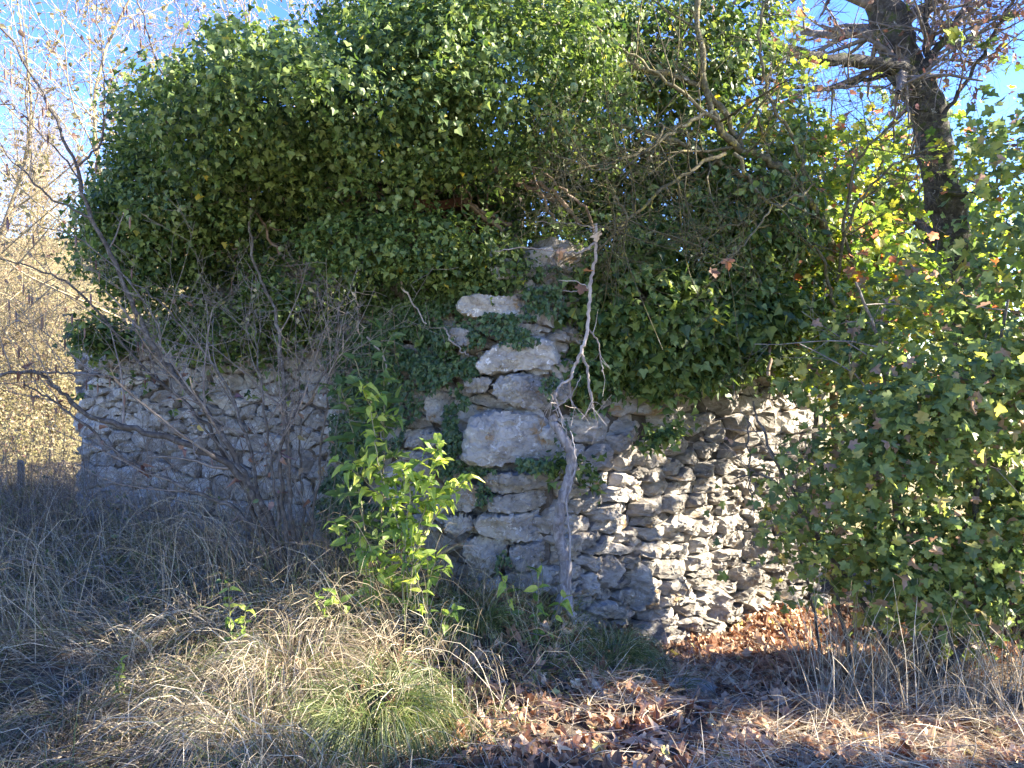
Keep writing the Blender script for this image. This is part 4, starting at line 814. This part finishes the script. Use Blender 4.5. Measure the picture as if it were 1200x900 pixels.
x_ = R.uniform(-4.6, -.3, 9000); y_ = R.uniform(3.6, 6.6, 9000); p = gpt(x_, y_); dw = (p[:, :2]-LE)@NL[:2]; px = 600+p[:, 0]/p[:, 1]*F; p = p[((dw > .03) & (dw < 1.1) & (R.random(len(p)) < 1.15-dw*.7)) | (px < 90)]; p = p[~inwall(p)]; N = len(p); g = Geo()
blades(g, p, A(-.1, -.25, 1)+R.normal(0, .22, (N, 3)), R.uniform(.3, .78, N)*(1+.35*nzf(p, 3, 44)), R.uniform(.0022, .0048, N), n=7, grav=.8)
wd_ = g.build('tall_dry_grass', m_straw, kind='stuff'); tag(wd_, 'tall upright dry grass hiding the foot of the left wall', 'grass')
# tangled dead stems on the bank at the left (bramble)
n = 260; px = R.uniform(-60, 360, n); Y = R.uniform(4.2, 6.4, n); p = gpt((px-600)/F*Y, Y); p = p[~inwall(p)]; n = len(p)
d = nrmz(R.normal(0, 1, (n, 3))+A(0, -.2, .9)); d[:, 2] = np.abs(d[:, 2]); pts = [p]
for k in range(9): pts.append(pts[-1]+d*.09); d = nrmz(d+R.normal(0, .16, (n, 3))+A(0, 0, -.16))
pts = np.stack(pts, 1); g = Geo(); rad = np.full((n, 10), .0024)*np.linspace(1, .5, 10)[None]; tubes(g, pts, rad, 4)
t1 = grow(pts, rad, 5, .2, .7, 0); tubes(g, *t1, 3); bt = thing('bramble_tangle', tuple(p.mean(0)), 'tangle of bare bluish grey stems on the bank below the left wall end', 'bramble'); g.build('stems', m_pale, bt, kind='stuff', smooth=True); g = Geo()
px = np.concatenate([R.uniform(70, 400, 90), R.uniform(-40, 110, 60)]); Y = wv(np.clip(px, 100, 400))-R.uniform(.15, .6, len(px)); p = gpt((px-600)/F*Y, Y); n = len(p)
d = nrmz(R.normal(0, .35, (n, 3))+A(-.05, 0, 1)); pts = [p]
for k in range(9): pts.append(pts[-1]+d*R.uniform(.07, .15, n)[:, None]); d = nrmz(d+R.normal(0, .13, (n, 3))+A(0, 0, -.03))
pts = np.stack(pts, 1); tubes(g, pts, np.full((n, 10), .0026)*np.linspace(1, .4, 10)[None], 4); t2 = grow(pts, np.full((n, 10), .002), 8, .22, .7, .1); tubes(g, *t2, 3)
g.build('stems', m_twig, bt, kind='stuff', smooth=True)
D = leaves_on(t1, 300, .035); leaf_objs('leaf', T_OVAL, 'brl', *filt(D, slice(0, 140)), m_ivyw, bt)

# ------------------------------------------------------------------ saplings with bright leaves
def sapling(stems, Y, label, ls, mat, every=.055, th=None, r0=.005, side=3):
    th = th or thing('sapling', tuple(P(stems[0][0][0], stems[0][0][1], Y)), label, 'sapling', 'young saplings in the grass')
    ps = []
    for q in stems:
        pts, rad = limb(th, q, r0, .0016, Y+.02, Y-.05, m_sapst, 'stem', 6, .003); L = np.linalg.norm(np.diff(pts, axis=0), axis=1).sum(); n = max(4, int(L/every))
        a, b = resample(pts, rad, n); tan = nrmz(np.gradient(a, axis=0))
        lo = int(n*.18)
        for k in range(lo, n):
            if k % 3 == 0 and side and k < n-1:                      # short side shoot
                d = nrmz(nrmz(R.normal(0, 1, 3))*A(1, .6, .4)+A(0, 0, .4)); m = 5; s = R.uniform(.07, .14)
                sp = a[k]+d*np.linspace(0, s, m)[:, None]+A(0, 0, -.02)*np.linspace(0, 1, m)[:, None]**2; g = Geo(); tubes(g, sp, np.linspace(.0022, .001, m), 4); g.build('stem', m_sapst, th, smooth=True)
                for q_ in (1, 2, 3, 4): 
                    for sg in (-1, 1): ps.append((sp[q_], nrmz(np.cross(d, A(0, 0, 1)))*sg*.8+d*.7+A(0, 0, -.15)))
            sdv = nrmz(np.cross(tan[k], A(math.cos(k*1.57), math.sin(k*1.57), .1)))
            for sg in (-1, 1): ps.append((a[k], sdv*sg+tan[k]*.35+A(0, 0, -.25)))
        ps.append((a[-1], tan[-1]))
    pos = np.array([q[0] for q in ps]); tip = np.array([q[1] for q in ps])+R.normal(0, .22, (len(ps), 3)); nr = nrmz(A(0, -.35, .8)+R.normal(0, .38, (len(ps), 3)))
    sz = ls*(.5+.75*R.random(len(ps))); leaf_objs('leaf', T_LONG, 'sap'+mat.name, pos, nr, tip, sz, mat, th, curl=.7); return th
m_sapst = noise_mat('young_stem', (.12, .11, .06), (.22, .20, .12), (.32, .30, .18), 20, bump=.2)
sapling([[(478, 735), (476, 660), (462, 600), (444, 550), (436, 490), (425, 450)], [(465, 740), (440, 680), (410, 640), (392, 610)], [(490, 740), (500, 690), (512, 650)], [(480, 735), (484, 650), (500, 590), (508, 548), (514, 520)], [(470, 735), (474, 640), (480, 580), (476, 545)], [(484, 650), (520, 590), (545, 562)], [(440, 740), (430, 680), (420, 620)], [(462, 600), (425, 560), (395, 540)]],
        3.9, 'bright yellow green sapling glowing in the sun before the shaded wall', .078, m_sap, .04)
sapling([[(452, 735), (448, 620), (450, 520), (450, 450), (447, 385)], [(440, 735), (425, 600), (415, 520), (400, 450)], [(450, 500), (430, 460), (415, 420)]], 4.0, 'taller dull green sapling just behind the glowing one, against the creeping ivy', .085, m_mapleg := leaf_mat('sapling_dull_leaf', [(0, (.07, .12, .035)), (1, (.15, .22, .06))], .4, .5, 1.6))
sapling([[(272, 775), (270, 730), (266, 680)], [(276, 775), (285, 740), (288, 715)]], 3.6, 'small sapling with two leafy shoots in the sunlit grass below the bare shrub', .05, m_sap, .035, side=0)
sapling([[(625, 765), (630, 720), (632, 670)], [(632, 765), (650, 720), (660, 700)], [(622, 765), (600, 720), (592, 680)]], 3.9, 'small sapling with round yellow green leaves at the foot of the corner blocks', .07, m_sap, .06, side=0)
sapling([[(140, 815), (139, 795), (142, 775)]], 3.4, 'tiny bright seedling in the shaded grass at the lower left', .035, m_sap, .02, side=0)
sapling([[(500, 765), (500, 720), (490, 680)], [(495, 765), (520, 730), (530, 715)], [(440, 775), (410, 720), (385, 690)], [(420, 780), (400, 740), (372, 700)]], 3.75, 'low leafy shoots spreading at the foot of the glowing sapling', .06, m_sap, .05, side=0)

# ------------------------------------------------------------------ fallen leaves
def litter(n, x0, x1, y0, y1, mask, hs=.03):
    p = field(n, x0, x1, y0, y1, mask); N = len(p); p[:, 2] += .006+hs*R.random(N)
    nr = nrmz(A(0, -.15, 1)+R.normal(0, .6, (N, 3))); tip = R.normal(0, 1, (N, 3))*A(1, 1, .35); return p, nr, tip, R.uniform(.025, .07, N)
mR = lambda p, px, py: (~inwall(p)) & (px > 500+40*nzf(p, 4, 30)) & (R.random(len(p)) < np.clip((px-430)/240, 0, 1)) & (py > 705)
D = litter(13000, -.9, 4.2, 2.3, 6.0, mR)
D2 = litter(4200, .8, 2.2, 4.2, 5.7, lambda p, px, py: (~inwall(p)) & (px > 770) & (px < 960) & (py < 800), .05)
D3 = litter(700, -3, .2, 2.6, 4.6, lambda p, px, py: (~inwall(p)) & (px > 300) & (px < 640), .08)
D = cat_([D, D2, D3]); pos = D[0]; px = 600+pos[:, 0]/pos[:, 1]*F; py = 450-(pos[:, 2]-EYE)/pos[:, 1]*F
s = D[3]/pos[:, 1]*((px > 5) & (px < 1195) & (py > 5) & (py < 895))*(1+2*(pos[:, 2]-gz(pos[:, 0], pos[:, 1]))/.05)
od = np.argsort(-s); a, b = od[:300], od[300:]
leaf_objs('fallen_leaf', T_MAPLE, 'fall', *filt(D, a[:190]), m_litter, ground, curl=2.4, fold=.6)
leaf_objs('fallen_leaf', T_OVAL, 'fallo', *filt(D, a[190:]), m_litter, ground, curl=2.0, fold=.7)
g = Geo(); h_ = len(b)//2; leaves(g, T_MAPLE, *filt(D, b[:h_]), curl=2.4, fold=.6); leaves(g, T_OVAL, *filt(D, b[h_:]), curl=2.2, fold=.8); lt = g.build('leaf_litter', m_litter, kind='stuff'); tag(lt, 'brown and orange fallen maple leaves covering the ground on the right', 'leaf litter')
# bits of dead twig on the ground
g = Geo(); p = field(900, -1.5, 4, 2.4, 5.2, lambda p, px, py: (~inwall(p)) & (px > 430) & (py > 730)); n = len(p); d = nrmz(R.normal(0, 1, (n, 3))*A(1, 1, .15)+A(0, 0, .1)); pts = p[:, None]+A(0, 0, .015)+d[:, None]*np.linspace(0, 1, 5)[None, :, None]*R.uniform(.08, .35, n)[:, None, None]+R.normal(0, .004, (n, 5, 3))
tubes(g, pts, R.uniform(.001, .003, n)[:, None]*np.ones((1, 5)), 4); tt = g.build('fallen_twigs', m_twig, kind='stuff', smooth=True); tag(tt, 'thin fallen twigs scattered over the leaf litter', 'twigs')
# flat pale stone on the ground
c = P(790, 806, 3.95); st = thing('flat_stone', tuple(c), 'long pale flat stone half buried in the leaf litter below the wall', 'stone')
poly = A(-.19, -.03, .19, -.035, .24, .0, .2, .03, -.16, .035, -.22, .01).reshape(-1, 2)
v, f3, f4 = stone_mesh(poly, A(c[0], c[1], float(gz(np.array([c[0]]), np.array([c[1]]))[0])+.02), A(1, .05, 0), A(0, 1, .1), A(0, 0, 1), .035, back=.05, ringsn=4, nseg=22, seed=4, rough=.005); add_stone(st, v, f3, f4, m_stone_r, 'slab')
tot = sum(len(o.data.polygons) for o in bpy.data.objects if o.type == 'MESH'); print('objects', len(bpy.data.objects), 'faces', tot)
